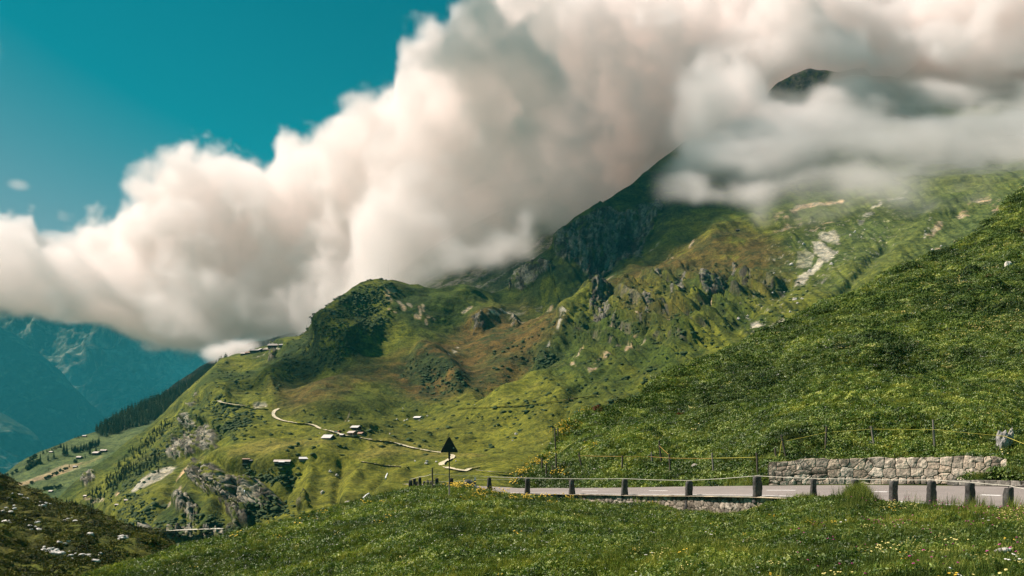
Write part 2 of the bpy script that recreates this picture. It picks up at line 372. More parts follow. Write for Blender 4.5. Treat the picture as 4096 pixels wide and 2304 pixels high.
# -- rock bodies
rocks = [
 ([(2212, 943), (2309, 866), (2419, 820), (2486, 850), (2640, 790), (2660, 830), (2600, 900), (2560, 1009), (2497, 1029), (2397, 1085), (2326, 1063), (2221, 1047)], .9),
 ([(2033, 1152), (2075, 1086), (2180, 1060), (2220, 1080), (2180, 1120), (2080, 1170)], .8),
 ([(2370, 1197), (2397, 1166), (2441, 1180), (2446, 1262), (2386, 1318), (2365, 1300)], 1.),
 ([(2839, 1096), (2905, 1113), (2927, 1042), (2938, 1086), (2905, 1152), (2828, 1207), (2806, 1142)], .9),
 ([(2630, 1120), (2650, 1110), (2655, 1150), (2640, 1155)], .8), ([(2720, 1110), (2745, 1100), (2735, 1160), (2690, 1200), (2700, 1150)], .8),
 ([(2965, 1110), (3000, 1105), (2995, 1150), (2960, 1150)], .7), ([(3040, 1110), (3100, 1115), (3090, 1140), (3030, 1140)], .6),
 ([(2590, 1230), (2625, 1225), (2640, 1290), (2600, 1310)], .8), ([(2450, 1290), (2470, 1280), (2475, 1340), (2455, 1350)], .7), ([(2570, 1320), (2600, 1300), (2600, 1345), (2570, 1350)], .6),
 ([(2730, 1360), (2780, 1350), (2760, 1390), (2720, 1400)], .5), ([(1890, 1310), (1930, 1300), (1935, 1335), (1895, 1345)], .8), ([(2045, 1250), (2065, 1245), (2070, 1300), (2045, 1300)], .9),
 ([(755, 1688), (800, 1680), (823, 1716), (877, 1722), (897, 1764), (882, 1810), (808, 1838), (709, 1853), (676, 1830), (686, 1795), (739, 1756)], 1.),
 ([(783, 1590), (800, 1585), (800, 1650), (785, 1655)], 1.),
 ([(900, 1899), (962, 1925), (1056, 1940), (1112, 1980), (1092, 2022), (1031, 2030), (994, 2090), (937, 2092), (905, 2040), (880, 1960)], 1.),
 ([(815, 1863), (869, 1882), (880, 1955), (925, 2031), (937, 2070), (854, 2003), (765, 1950)], .85),
 ([(572, 2145), (610, 2118), (640, 2150), (720, 2140), (899, 2138), (907, 2153), (884, 2166), (595, 2182)], 1.),
 ([(3040, 420), (3085, 350), (3111, 325), (3170, 295), (3237, 272), (3310, 280), (3300, 340), (3230, 380), (3120, 410)], .75), ([(340, 1900), (375, 1890), (385, 1920), (365, 1950), (340, 1945)], 1.), ([(705, 2040), (760, 2030), (800, 2070), (790, 2110), (750, 2090), (715, 2080)], .8),
 ([(900, 2100), (960, 2080), (950, 2110), (900, 2120)], .7), ([(1190, 1990), (1230, 1970), (1240, 2020), (1200, 2030)], .6), ([(1085, 1425), (1110, 1400), (1120, 1440), (1105, 1470), (1085, 1460)], .9)]
ROCK = np.zeros(X.shape)
for poly, k in rocks: ROCK = np.maximum(ROCK, patch(poly, 7, 1.1) * k)
crag = ridged(X / 22 + jx / 30, Y / 80 + jy / 30, wy / 300, 5, 21, .68); strata = np.sin(wz / 5.5 + jx / 5 + jx2 / 3)
A += ROCK * (crag * 10 + 3 + strata * 1.3 * np.clip(main.D / 1200, .5, 1.4))
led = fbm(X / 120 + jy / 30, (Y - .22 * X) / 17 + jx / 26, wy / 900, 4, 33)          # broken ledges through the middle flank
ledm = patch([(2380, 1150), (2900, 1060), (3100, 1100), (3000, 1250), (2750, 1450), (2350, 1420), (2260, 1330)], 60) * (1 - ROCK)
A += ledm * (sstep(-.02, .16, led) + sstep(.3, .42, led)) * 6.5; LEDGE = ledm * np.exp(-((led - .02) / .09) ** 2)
main.push(A)
A = ridged(wx / 9, wy / 9, wz / 14, 3, 77) * (.55 + ROCK * 2.2); main.push(A)
print('main relief', time.time() - T0)
# -- the land's own colours
n1 = fbm(wx / 120, wy / 120, wz / 120, 4, 81); n2 = fbm(wx / 30, wy / 30, wz / 30, 4, 85); n3 = fbm(wx / 9, wy / 9, wz / 9, 3, 89)
nc = fbm(across / 60 + jx / 40, fall / 420, wy / 900, 4, 95)
col = lerp(rgb(.108, .122, .018), rgb(.044, .066, .013), sstep(-.5, .6, n1 + n2 * .5 + nc * .8))
col = lerp(col, rgb(.038, .055, .014), sstep(.1, .6, rill + n3 * .2) * .7 * right)
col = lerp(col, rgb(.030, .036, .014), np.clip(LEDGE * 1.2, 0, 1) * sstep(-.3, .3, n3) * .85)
col = lerp(col, rgb(.15, .145, .035), sstep(.25, .9, n2 - n1 * .4 + n3 * .3) * .55)
lo = sstep(1480, 1750, Y + 0 * X) * sstep(900, 1100, X)
col = lerp(col, rgb(.125, .128, .018), lo * .5)
far_r = sstep(2900, 3400, X) * sstep(1300, 900, Y)
col = lerp(col, rgb(.085, .115, .042), far_r * .6)
heath = np.zeros(X.shape)
for poly, k in [
 ([(1290, 1600), (1450, 1505), (1700, 1400), (1950, 1260), (2050, 1235), (2260, 1200), (2270, 1290), (2180, 1400), (2080, 1480), (1970, 1570), (1800, 1620), (1650, 1600), (1550, 1520), (1400, 1570)], 1.),
 ([(2430, 1150), (2600, 1050), (2720, 1000), (2850, 960), (2950, 930), (3050, 960), (3150, 1010), (3170, 1060), (3020, 1100), (2900, 1090), (2700, 1130), (2500, 1210)], .9),
 ([(1080, 1620), (1200, 1500), (1500, 1430), (1700, 1380), (1600, 1450), (1350, 1560), (1200, 1640)], .8),
 ([(2420, 1180), (2560, 1160), (2700, 1200), (2800, 1300), (2700, 1380), (2500, 1300)], .5), ([(1550, 1760), (1700, 1700), (2000, 1690), (2000, 1730), (1700, 1760)], .15),
 ([(2960, 1100), (3060, 1110), (3100, 1160), (2980, 1180)], .6)]:
    heath = np.maximum(heath, patch(poly, 45, 2.2) * k)
col = lerp(col, lerp(rgb(.098, .068, .022), rgb(.058, .055, .018), sstep(-.4, .5, n2 + n3 * .6)), heath * sstep(-.75, .1, n2 * .7 + n1 * .5 + n3 * .3 + .2))
alder = np.zeros(X.shape)     # dark dwarf alder and juniper
for poly, k in [([(1204, 1345), (1268, 1255), (1386, 1170), (1513, 1110), (1560, 1130), (1500, 1290), (1440, 1420), (1300, 1480), (1150, 1540), (1080, 1500)], .9),
   ([(1450, 1140), (1640, 1130), (1770, 1160), (1700, 1290), (1560, 1400), (1440, 1440)], .55), ([(1640, 1430), (1720, 1420), (1850, 1480), (1880, 1560), (1760, 1590), (1620, 1500)], .8), ([(2037, 1148), (2212, 930), (2420, 790), (2650, 640), (2900, 600), (2960, 790), (2700, 900), (2450, 1080), (2150, 1230)], .75),
   ([(830, 1590), (1020, 1640), (1000, 1720), (900, 1760), (820, 1700)], .7), ([(590, 1850), (760, 1600), (840, 1590), (760, 1700), (640, 1880), (460, 2010)], .55),
   ([(560, 2150), (640, 2060), (760, 2000), (900, 2090), (1000, 2120), (900, 2170)], .75), ([(2110, 1460), (2200, 1400), (2240, 1420), (2150, 1500)], .9)]:
    alder = np.maximum(alder, patch(poly, 50, 2.6) * k)
col = lerp(col, rgb(.022, .040, .014), alder * sstep(-.35, .35, n2 + n3 * .7 + .12))
col = lerp(col, rgb(.030, .050, .016), sstep(.45, .8, n2 + n3 * .5) * .5 * (1 - lo))
bare = np.zeros(X.shape)
for pts, w, b in [([(3172, 868), (3185, 858), (3209, 843), (3260, 832), (3308, 821), (3370, 806)], 9, 0), ([(3100, 900), (3150, 890)], 8, .1), ([(1550, 1190), (1570, 1180), (1560, 1215)], 16, .25), ([(1600, 1228), (1612, 1246)], 9, 0),
   ([(1635, 1232), (1645, 1236)], 6, 0), ([(1680, 1240), (1682, 1260)], 6, 0), ([(1692, 1230), (1696, 1248)], 5, 0), ([(1660, 1270), (1740, 1268)], 7, .2), ([(1700, 1280), (1704, 1290)], 5, 0), ([(1850, 1262), (1880, 1250)], 6, 0),
   ([(1440, 1200), (1436, 1190)], 4, 0), ([(1337, 1275), (1340, 1280)], 6, 0), ([(1560, 1265), (1580, 1270)], 6, .1), ([(2170, 1180), (2120, 1240), (2050, 1290)], 9, .2), ([(2440, 1110), (2380, 1150), (2330, 1180)], 12, .25),
   ([(2570, 1330), (2520, 1400), (2500, 1420)], 8, .1), ([(2310, 1440), (2330, 1420)], 12, .1), ([(2290, 1460), (2300, 1480)], 8, .1), ([(2400, 1450), (2440, 1440)], 8, .1), ([(2440, 1360), (2450, 1345)], 8, 0), ([(2360, 1500), (2390, 1470)], 8, .1),
   ([(2560, 1420), (2590, 1405)], 7, .1), ([(2690, 1340), (2700, 1350)], 7, 0), ([(2860, 1250), (2880, 1235)], 6, 0), ([(2780, 980), (2800, 970)], 8, .2), ([(2660, 1020), (2690, 1030)], 8, .2), ([(2640, 960), (2600, 1000)], 5, .2), ([(2780, 985), (2770, 1010)], 5, 0),
   ([(793, 1838), (770, 1865), (740, 1900), (716, 1932)], 5, 0), ([(740, 1960), (690, 2010), (663, 2031), (610, 2069)], 6, .15), ([(455, 1975), (470, 1965)], 5, 0), ([(340, 1990), (400, 1985)], 8, .3), ([(1400, 1625), (1385, 1650), (1375, 1680), (1390, 1700)], 2.4, .1),
   ([(3760, 890), (3720, 930)], 9, .25), ([(3830, 860), (3870, 850)], 9, .2), ([(3880, 820), (3960, 800)], 10, .3), ([(3740, 1000), (3780, 975)], 6, .1), ([(3820, 960), (3850, 950)], 8, .2), ([(3980, 830), (4010, 810)], 12, .2), ([(3300, 900), (3340, 890)], 6, .1), ([(3100, 950), (3200, 900)], 10, .05), ([(3240, 920), (3300, 910)], 6, .1)]:
    bare = np.maximum(bare, streak(pts, w, broken=b))
col = lerp(col, lerp(rgb(.40, .29, .20), rgb(.30, .26, .20), sstep(-.3, .3, n3)), bare * .9)
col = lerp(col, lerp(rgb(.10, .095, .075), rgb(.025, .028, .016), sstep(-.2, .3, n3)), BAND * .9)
scree = np.zeros(X.shape)
for poly, k in [([(3253, 970), (3290, 964), (3342, 990), (3333, 1020), (3286, 1053), (3242, 1081), (3215, 1112), (3172, 1112), (3190, 1090), (3225, 1068), (3270, 1035), (3286, 1015), (3250, 1000)], 1), ([(3270, 937), (3330, 925), (3365, 940), (3355, 962), (3290, 960)], .9),
   ([(3190, 1000), (3260, 1000), (3240, 1050), (3180, 1060)], .45), ([(3062, 1315), (3098, 1280), (3140, 1262), (3152, 1278), (3110, 1310), (3075, 1328)], 1), ([(3003, 1288), (3030, 1280), (3052, 1292), (3030, 1303), (3008, 1300)], 1),
   ([(533, 1972), (564, 1939), (686, 1892), (717, 1892), (663, 1934), (545, 1989)], 1), ([(680, 1840), (720, 1785), (748, 1765), (735, 1800), (705, 1850)], 1), ([(1240, 1560), (1290, 1550), (1300, 1575), (1250, 1590)], .0), ([(1010, 1615), (1060, 1612), (1068, 1628), (1015, 1634)], .8)]:
    if k: scree = np.maximum(scree, patch(poly, 5, .8) * k)
for pts, w, b in [([(3259, 1114), (3320, 1080), (3397, 1026)], 7, .15), ([(3441, 882), (3518, 816)], 9, .2), ([(3560, 800), (3620, 780)], 10, .25), ([(2280, 1290), (2240, 1340), (2200, 1390), (2150, 1440), (2110, 1480)], 5, .1), ([(2000, 1265), (1950, 1290), (2080, 1220), (2160, 1180)], 5, .2),
   ([(1840, 1400), (1800, 1450)], 7, .1), ([(2240, 1340), (2280, 1290)], 6, .1), ([(860, 1715), (880, 1770)], 8, .2), ([(1150, 1430), (1080, 1418), (1060, 1412)], 3, 0), ([(1010, 1440), (1060, 1432)], 2.5, .1), ([(700, 1590), (740, 1560)], 5, .1), ([(3700, 940), (3730, 850)], 5, .1)]:
    scree = np.maximum(scree, streak(pts, w, broken=b))
spk = sstep(.62, .85, fbm(wx / 5, wy / 5, wz / 5, 2, 123)) * patch([(3100, 900), (3450, 850), (3700, 800), (3500, 1050), (3200, 1150), (3050, 1350), (2900, 1300), (3050, 1150)], 60) * .8
scree = np.maximum(scree, spk)
col = lerp(col, lerp(rgb(.40, .38, .34), rgb(.24, .23, .20), sstep(-.3, .4, n3)), scree)
rk = sstep(.35, .75, ROCK + n3 * .28)
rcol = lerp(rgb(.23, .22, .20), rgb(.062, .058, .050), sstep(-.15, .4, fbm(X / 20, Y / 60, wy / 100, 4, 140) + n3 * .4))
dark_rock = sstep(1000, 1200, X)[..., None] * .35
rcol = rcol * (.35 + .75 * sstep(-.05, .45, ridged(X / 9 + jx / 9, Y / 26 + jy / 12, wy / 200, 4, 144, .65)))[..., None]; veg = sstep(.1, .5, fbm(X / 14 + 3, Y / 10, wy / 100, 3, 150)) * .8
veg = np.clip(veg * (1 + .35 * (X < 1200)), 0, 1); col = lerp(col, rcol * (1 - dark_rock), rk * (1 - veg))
pale = patch([(790, 1860), (1000, 1822), (1300, 1808), (1500, 1800), (1800, 1810), (2000, 1815), (2000, 1850), (1700, 1845), (1400, 1848), (1137, 1870), (981, 1890), (880, 1870)], 10)
col = lerp(col, rgb(.185, .165, .042), pale * .65 * sstep(-.9, .3, n2))
M_LAND = mat_terrain('alpine_slope', .035, .35, 1.6)
main.build('mountain', M_LAND, col, 'green mountainside with crags, screes and brown heath rising to the clouds')
print('main built', time.time() - T0)

# ================================================================ VALLEY SLOPE BEHIND, LEFT (hay meadows and forest ridge)
crest_b = [(-400, 2080), (-60, 1925), (15, 1893), (76, 1850), (160, 1805), (236, 1778), (328, 1740), (381, 1724), (440, 1700), (488, 1668), (560, 1635), (648, 1600), (762, 1545), (854, 1490), (892, 1450), (960, 1425), (1100, 1400)]
foot_b = [(-400, 2400), (100, 2200), (250, 2080), (380, 1960), (500, 1860), (700, 1700), (900, 1520), (1100, 1430)]
ctrl_b = [(-400, 2080, 1500), (15, 1895, 1640), (160, 1807, 1750), (328, 1742, 1880), (488, 1665, 2050), (762, 1550, 2250), (892, 1460, 2200), (1100, 1410, 2200), (100, 2000, 1450), (250, 1990, 1420), (190, 1880, 1600), (400, 1830, 1650),
 (500, 1760, 1800), (650, 1650, 2000), (300, 2050, 1350), (-300, 2350, 1250)]
vs = Land(crest_b, foot_b, ctrl_b, -400, 1100, 4, 170, back=8, backlen=.3, backdrop=.7)
w_ = vs.co; a_, b_, c_ = w_[..., 0], w_[..., 1], w_[..., 2]
vs.push(fbm(a_ / 150, b_ / 150, c_ / 150, 4, 201) * 9 + ridged(a_ / 50, b_ / 50, c_ / 60, 3, 205) * 1.6)
nb = fbm(a_ / 60, b_ / 60, c_ / 60, 4, 210); Xb = vs.PX + nb * 12; Yb = vs.PY + fbm(a_ / 50, b_ / 50, c_ / 50, 3, 215) * 9
colb = lerp(rgb(.085, .115, .045), rgb(.055, .085, .035), sstep(-.5, .5, nb))
for poly, cc, k in [([(60, 1935), (160, 1895), (260, 1845), (300, 1855), (240, 1890), (150, 1925), (60, 1955)], rgb(.30, .25, .16), .9), ([(50, 1945), (150, 1905), (230, 1890), (290, 1850), (330, 1845), (300, 1880), (180, 1930), (60, 1960)], rgb(.28, .21, .13), .7), ([(275, 1885), (320, 1870), (325, 1885), (285, 1898)], rgb(.25, .25, .14), .9),
   ([(320, 1855), (400, 1820), (410, 1830), (330, 1870)], rgb(.2, .19, .09), .6), ([(440, 1720), (500, 1700), (580, 1680), (580, 1692), (500, 1720), (450, 1735)], rgb(.22, .21, .12), .9), ([(-10, 1960), (60, 1930), (80, 1990), (0, 2000)], rgb(.22, .19, .1), .6)]:
    colb = lerp(colb, cc, sstep(-5, 5, poly_sd(Xb, Yb, poly)) * k)
fb = sstep(-6, 6, poly_sd(Xb, Yb, [(375, 1725), (488, 1660), (648, 1590), (762, 1535), (860, 1480), (900, 1440), (900, 1500), (760, 1610), (600, 1690), (500, 1720), (420, 1745)]))
colb = lerp(colb, rgb(.028, .045, .020), fb)
vs.build('valley_slope', M_LAND, colb, 'distant slope with mown hay meadows below the spruce ridge')

# ================================================================ SCREE RIDGE BEHIND THE SADDLE
cs = [(1300, 1300), (1450, 1190), (1570, 1105), (1700, 1010), (1900, 890), (2100, 800), (2400, 700)]
fs = [(1300, 1400), (2400, 1250)]
sr = Land(cs, fs, [(1300, 1350, 2350), (1600, 1200, 2200), (2000, 1200, 2050), (2300, 1200, 2000), (1570, 1105, 2450), (1900, 890, 2700), (2100, 1000, 2350), (2400, 700, 2900), (2400, 1000, 2300)], 1300, 2400, 5, 110, back=6)
w_ = sr.co; a_, b_, c_ = w_[..., 0], w_[..., 1], w_[..., 2]
st = fbm(sr.PX * .5 / 13 + sr.PY * .87 / 13 + fbm(a_ / 90, b_ / 90, c_ / 90, 3, 229) * .5, sr.PY / 260 - sr.PX / 450, b_ / 900, 5, 230, .65)
sr.push(st * 7 + fbm(a_ / 90, b_ / 90, c_ / 90, 4, 233) * 6)
cS = lerp(rgb(.085, .105, .045), rgb(.23, .22, .205), sstep(.0, .5, st + fbm(a_ / 14, b_ / 14, c_ / 14, 3, 236) * .5))
sr.build('scree_ridge', M_LAND, cS, 'pale scree streaked ridge behind the saddle')

# ================================================================ FAR BLUE MOUNTAINS
M_FAR = mat_terrain('far_mountain', .004, .02, 22, bs=.9)
def far_ridge(name, crest, foot, d0, d1, seed, x0, x1, label, slabs=0, amp=1.):
    if name != 'wooded_ridge': d0 *= 3.; d1 *= 3.; amp *= 2.2
    cr = [(x0, crest[0][1])] + crest + [(x1, crest[-1][1])]
    ctrl = []
    for x in np.linspace(x0, x1, 9):
        cyy = interp(crest, x); ctrl += [(x, cyy, d1 + 260 * math.sin(x / 90. + seed)), (x, foot, d0 + 160 * math.sin(x / 120. + seed * 2)), (x, (cyy + foot) / 2, (d0 + d1) / 2 + 240 * math.sin(x / 70. + seed * 3))]
    L = Land(cr, [(x0, foot), (x1, foot)], ctrl, x0, x1, 6, 130, back=6)
    a_, b_, c_ = (L.co[..., k] for k in range(3))
    L.push((ridged(a_ / 900, b_ / 900, c_ / 1500, 5, seed * 7) * 170 + fbm(a_ / 300, b_ / 300, c_ / 300, 4, seed * 9) * 60) * amp, .25, 60)
    n = fbm(a_ / 260, b_ / 260, c_ / 500, 4, seed * 11); m = fbm(a_ / 90, b_ / 90, c_ / 200, 4, seed * 13)
    cc = lerp(rgb(.030, .045, .025), rgb(.085, .095, .05), sstep(.0, .6, n + m * .4))
    k = sstep(.22, .6, m + n * .6 + slabs * .35) * (.35 + .65 * slabs)
    cc = lerp(cc, rgb(.18, .19, .17), k)
    L.build(name, M_FAR, cc, label); return L
far_ridge('far_mountain', [(-700, 1050), (-300, 1080), (300, 1130), (700, 1250), (1200, 1200), (2000, 1000)], 1900, 7600, 9800, 1, -700, 2000, 'farthest hazy mountain range under the cloud bank', .6)
far_ridge('slab_mountain', [(100, 1480), (200, 1440), (300, 1400), (335, 1380), (400, 1310), (470, 1262), (540, 1272), (585, 1300), (600, 1356), (640, 1352), (700, 1378), (760, 1408), (830, 1432), (1000, 1470)], 1950, 5600, 7400, 2, 60, 1100, 'hazy blue mountain with pale rock slabs', 1.)
far_ridge('forested_flank', [(-500, 1180), (-100, 1280), (0, 1322), (61, 1345), (110, 1380), (152, 1410), (198, 1455), (260, 1520), (330, 1600), (420, 1700), (500, 1800)], 2050, 4300, 5200, 3, -500, 500, 'dark forested mountain flank deep in blue haze at far left', 0)
far_ridge('low_spur', [(-300, 1560), (-60, 1640), (0, 1655), (60, 1695), (120, 1735), (170, 1800), (220, 1880)], 2050, 3300, 3900, 4, -300, 220, 'low hazy spur with a pale patch in the valley', .5, .6)
wd = far_ridge('wooded_ridge', [(560, 1650), (700, 1535), (800, 1475), (900, 1425), (960, 1398), (1000, 1372), (1060, 1368), (1100, 1356), (1150, 1338), (1200, 1328), (1300, 1320)], 1760, 2700, 3100, 5, 560, 1300, 'blue wooded ridge behind the hamlet', 0, .35)
print('far built', time.time() - T0)
# valley floor under everything
gp = MB(); gp.add([(-40000, -2000, -520), (40000, -2000, -520), (40000, 60000, -520), (-40000, 60000, -520)], [(0, 1, 2, 3)], (.05, .07, .03)); gob = gp.build('valley_ground', M_LAND)
tag(gob, 'valley floor far below', 'ground', None, 'structure')
# ================================================================ LEFT FOREGROUND HUMMOCK
ch = [(-1400, 1700), (-500, 1780), (-100, 1870), (0, 1897), (40, 1905), (76, 1930), (110, 1948), (145, 1958), (190, 1985), (236, 2004), (290, 2012), (343, 2027), (385, 2040), (427, 2061), (460, 2082), (488, 2107), (530, 2135), (564, 2158), (620, 2185), (671, 2200), (740, 2215), (820, 2250), (900, 2290), (1100, 2380)]
fh = [(-500, 2650), (1100, 2650)]
hm_ = Land(ch, fh, [(-500, 1800, 330), (0, 1897, 300), (236, 2004, 285), (427, 2061, 270), (488, 2107, 262), (671, 2200, 235), (900, 2290, 200), (1100, 2380, 170), (0, 2304, 150), (400, 2304, 160), (700, 2304, 180), (200, 2150, 215), (0, 2100, 225), (500, 2200, 215),
   (-400, 2300, 150), (-1400, 1700, 340), (-1400, 2600, 110), (0, 2600, 105), (600, 2600, 115), (1100, 2600, 110)], -1400, 1100, 4, 220, back=10, backlen=.6, backdrop=1.0)
w_ = hm_.co; a_, b_, c_ = w_[..., 0], w_[..., 1], w_[..., 2]
hm_.push(fbm(a_ / 30, b_ / 30, c_ / 30, 4, 301) * 4.2 + ridged(a_ / 12, b_ / 14, c_ / 12, 4, 305) * 1.7, .4)
h1 = fbm(a_ / 14, b_ / 14, c_ / 14, 4, 311); h2 = fbm(a_ / 4, b_ / 4, c_ / 4, 3, 315)
ch_ = lerp(rgb(.085, .088, .018), rgb(.030, .036, .012), sstep(-.35, .45, h1 + h2 * .5))
ch_ = lerp(ch_, rgb(.085, .105, .018), sstep(.1, .6, fbm(a_ / 40, b_ / 40, c_ / 40, 3, 320) + h2 * .3 + sstep(2100, 2304, hm_.PY) * .35) * .8)
ch_ = lerp(ch_, rgb(.115, .098, .022), sstep(60, 0, hm_.PY - hm_.cy[:, None]) * .5 * sstep(-.4, .3, h2))
M_HEATH = mat_terrain('heath_ground', .15, 1.6, .35)
hm_.build('rocky_hummock', M_HEATH, ch_, 'dark brown green hummock dotted with white rocks in the lower left corner')

# ================================================================ ROAD (near edge, far edge) -> ribbon
NE = [(1610, 1935, 76), (1700, 1944, 68), (1800, 1955, 61), (1880, 1963, 57.5), (1957, 1970, 54), (2110, 1975, 52), (2290, 1977, 50), (2498, 1981, 47), (2755, 1983, 43), (3032, 1987, 38.5), (3258, 1996, 35.5), (3427, 2008, 33.6), (3580, 2018, 32), (3735, 2028, 30.5), (3887, 2040, 29), (4045, 2052, 27.6), (4300, 2075, 25.4), (4800, 2130, 22)]
def ne(px, up=0.):
    a = np.array(NE); d = np.interp(px, a[:, 0], a[:, 2]); py = np.interp(px, a[:, 0], a[:, 1]); v = P(px, py, float(d)); v.z += up; return v
FE = [(1750, 1936, 86), (1900, 1943, 74), (2000, 1948, 67), (2080, 1951, 62.5), (2180, 1952, 60), (2300, 1952, 57.5), (2520, 1950, 53.5), (2755, 1946, 50.5), (3032, 1943, 47.5), (3250, 1941, 46), (3420, 1940, 45), (3600, 1941, 44), (3800, 1943, 43), (4000, 1946, 42), (4200, 1950, 41), (4500, 1957, 38.5), (5200, 1975, 34)]
nep = [ne(a[0]) for a in NE]; fep = [P(*a) for a in FE]
def resample(pts, n):
    L = [0]
    for a, b in zip(pts, pts[1:]): L.append(L[-1] + (b - a).length)
    out = []
    for t in np.linspace(0, L[-1], n):
        k = min(max(1, int(np.searchsorted(L, t))), len(pts) - 1); s_ = (t - L[k - 1]) / (L[k] - L[k - 1]); out.append(pts[k - 1].lerp(pts[k], s_))
    return out, L[-1]
def smooth(pts, it=3):
    for _ in range(it): pts = [pts[0]] + [(pts[i - 1] + pts[i] * 2 + pts[i + 1]) / 4 for i in range(1, len(pts) - 1)] + [pts[-1]]
    return pts
NS = 240
rn, LN = resample(nep, NS); rf, LF = resample(fep, NS); rn = smooth(rn, 12); rf = smooth(rf, 12)
def strip(name, f0, f1, lift, mat, label=None, i0=0, i1=NS, m=8, colr=(.3, .27, .24), noise=.0, kind='structure', cat=None):
    co = []; 
    for i in range(i0, i1):
        for k in range(m + 1):
            f = f0 + (f1 - f0) * k / m; p = rn[i].lerp(rf[i], f); co.append((p.x, p.y, p.z + lift))
    n = i1 - i0; idx = np.arange(n * (m + 1)).reshape(n, m + 1)
    q = np.stack([idx[:-1, :-1], idx[1:, :-1], idx[1:, 1:], idx[:-1, 1:]], -1).reshape(-1, 4)
    co = np.array(co); o = mesh_np(name, co, q, mat, np.tile(np.array(colr), (len(co), 1)))
    return tag(o, label, cat or name.replace('_', ' '), None, kind)
# asphalt: pale, worn, with faint wheel tracks and tar seams
mA, nt, bs = material('asphalt', .85, .25); pos = geo_pos(nt)
na = noise_node(nt, .35, 6, .7, pos); nb_ = noise_node(nt, 30, 4, .7, pos)
ca = ramp(nt, na.outputs[0], [(.35, (.235, .208, .188)), (.65, (.290, .258, .232))]); cb = ramp(nt, nb_.outputs[0], [(.3, (.85, .85, .85)), (.7, (1.12, 1.12, 1.12))])
nt.links.new(mixc(nt, ca.outputs[0], cb.outputs[0], 1., 'MULTIPLY'), bs.inputs['Base Color']); bump(nt, bs, nb_.outputs[0], .3, .01)
strip('road', .035, 1, 0, mA, 'pale asphalt mountain road', kind='structure')
mP, nt, bs = material('road_paint', .7, .3); pos = geo_pos(nt); n_ = noise_node(nt, 6, 5, .7, pos)
r_ = ramp(nt, n_.outputs[0], [(.33, (.45, .42, .38)), (.48, (.80, .78, .74))]); nt.links.new(r_.outputs[0], bs.inputs['Base Color'])
strip('edge_line', .085, .115, .006, mP, 'worn white edge line along the drop side of the road', m=1, kind='structure', cat='road marking')
def idx_px(px): 
    return min(range(NS), key=lambda i: abs(CX + F * (rn[i].lerp(rf[i], .5)).x / (rn[i].lerp(rf[i], .5)).y - px))
for a, b in ((2330, 2400), (2600, 2680), (3055, 3190), (3470, 3562), (3905, 4015)):
    i0, i1 = sorted((idx_px(a), idx_px(b))); strip('centre_dash', .50, .535, .006, mP, None, i0, max(i1, i0 + 3), 1, kind='structure', cat='road marking')
mV, nt, bs = material('verge_earth', .95, .1)
strip('verge', -.03, .034, -.012, M_HEATH, None, m=2, colr=(.46, .41, .34), kind='structure')
strip('far_verge', 1.0, 1.09, -.01, M_HEATH, None, m=3, colr=(.07, .09, .03), kind='structure')

# ================================================================ RIGHT HILLSIDE
cr_ = [(1960, 2010), (2040, 1975), (2052, 1955), (2060, 1925), (2070, 1895), (2095, 1868), (2110, 1850), (2145, 1815), (2180, 1772), (2210, 1745), (2240, 1720), (2320, 1690), (2370, 1672), (2420, 1645), (2460, 1632), (2500, 1608), (2540, 1596), (2600, 1562), (2660, 1530), (2700, 1505), (2745, 1487),
  (2790, 1462), (2840, 1438), (2883, 1408), (2916, 1384), (2960, 1372), (3010, 1342), (3080, 1312), (3148, 1272), (3220, 1245), (3286, 1202), (3330, 1195), (3369, 1172), (3430, 1158), (3480, 1132), (3590, 1072), (3650, 1050), (3728, 1018), (3790, 1000), (3839, 978), (3880, 945), (3905, 915), (3950, 893), (4004, 852), (4050, 800), (4096, 768), (4250, 650), (4500, 480), (5400, -100)]
fr = [(1960, 2030), (2300, 1962), (2755, 1956), (3032, 1950), (3100, 1950), (3600, 1950), (4000, 1953), (4300, 1962), (4500, 1968), (5400, 1995)]
hs = Land(cr_, fr, [(1960, 2010, 70), (2050, 1960, 63), (2180, 1956, 60.5), (2300, 1955, 58), (2520, 1953, 54), (2755, 1950, 51), (3032, 1946, 48), (3080, 1945, 48.2), (3250, 1944, 48), (3500, 1944, 47.2), (3800, 1946, 45.4), (4000, 1949, 43.5), (4200, 1952, 42), (4500, 1960, 39.5),
   (3100, 1852, 49.4), (3250, 1842, 49.2), (3500, 1836, 48.4), (3800, 1834, 46.6), (3900, 1918, 43.5), (3960, 1892, 43.0), (4030, 1850, 42.8), (4150, 1850, 42.3),
   (2060, 1925, 64), (2110, 1850, 67), (2180, 1772, 71), (2320, 1690, 80), (2500, 1612, 92), (2745, 1489, 108), (2916, 1384, 122), (3148, 1276, 138), (3369, 1175, 152), (3590, 1075, 166), (3839, 980, 182), (4004, 855, 195), (4096, 770, 205), (4500, 480, 240),
   (2500, 1850, 60), (2900, 1800, 58), (3300, 1750, 54.5), (3100, 1600, 76), (3600, 1700, 56), (3600, 1500, 84), (4096, 1700, 54), (4096, 1400, 92), (3800, 1200, 132), (2500, 1720, 74), (2750, 1650, 80), (4400, 1200, 110), (4096, 1000, 160), (5400, 1990, 32), (5400, -100, 300), (5400, 1000, 120)], 1960, 5400, 4, 300, back=12, backlen=.25, backdrop=.35)
w_ = hs.co; a_, b_, c_ = w_[..., 0], w_[..., 1], w_[..., 2]
nearroad = sstep(1945, 1800, hs.PY)
hs.push((fbm(a_ / 22, b_ / 22, c_ / 22, 4, 401) * 2.2 + ridged(a_ / 7, b_ / 7, c_ / 7, 3, 405) * .7 + fbm(a_ / 2.2, b_ / 2.2, c_ / 2.2, 3, 408) * .12) * nearroad, .6, 20)
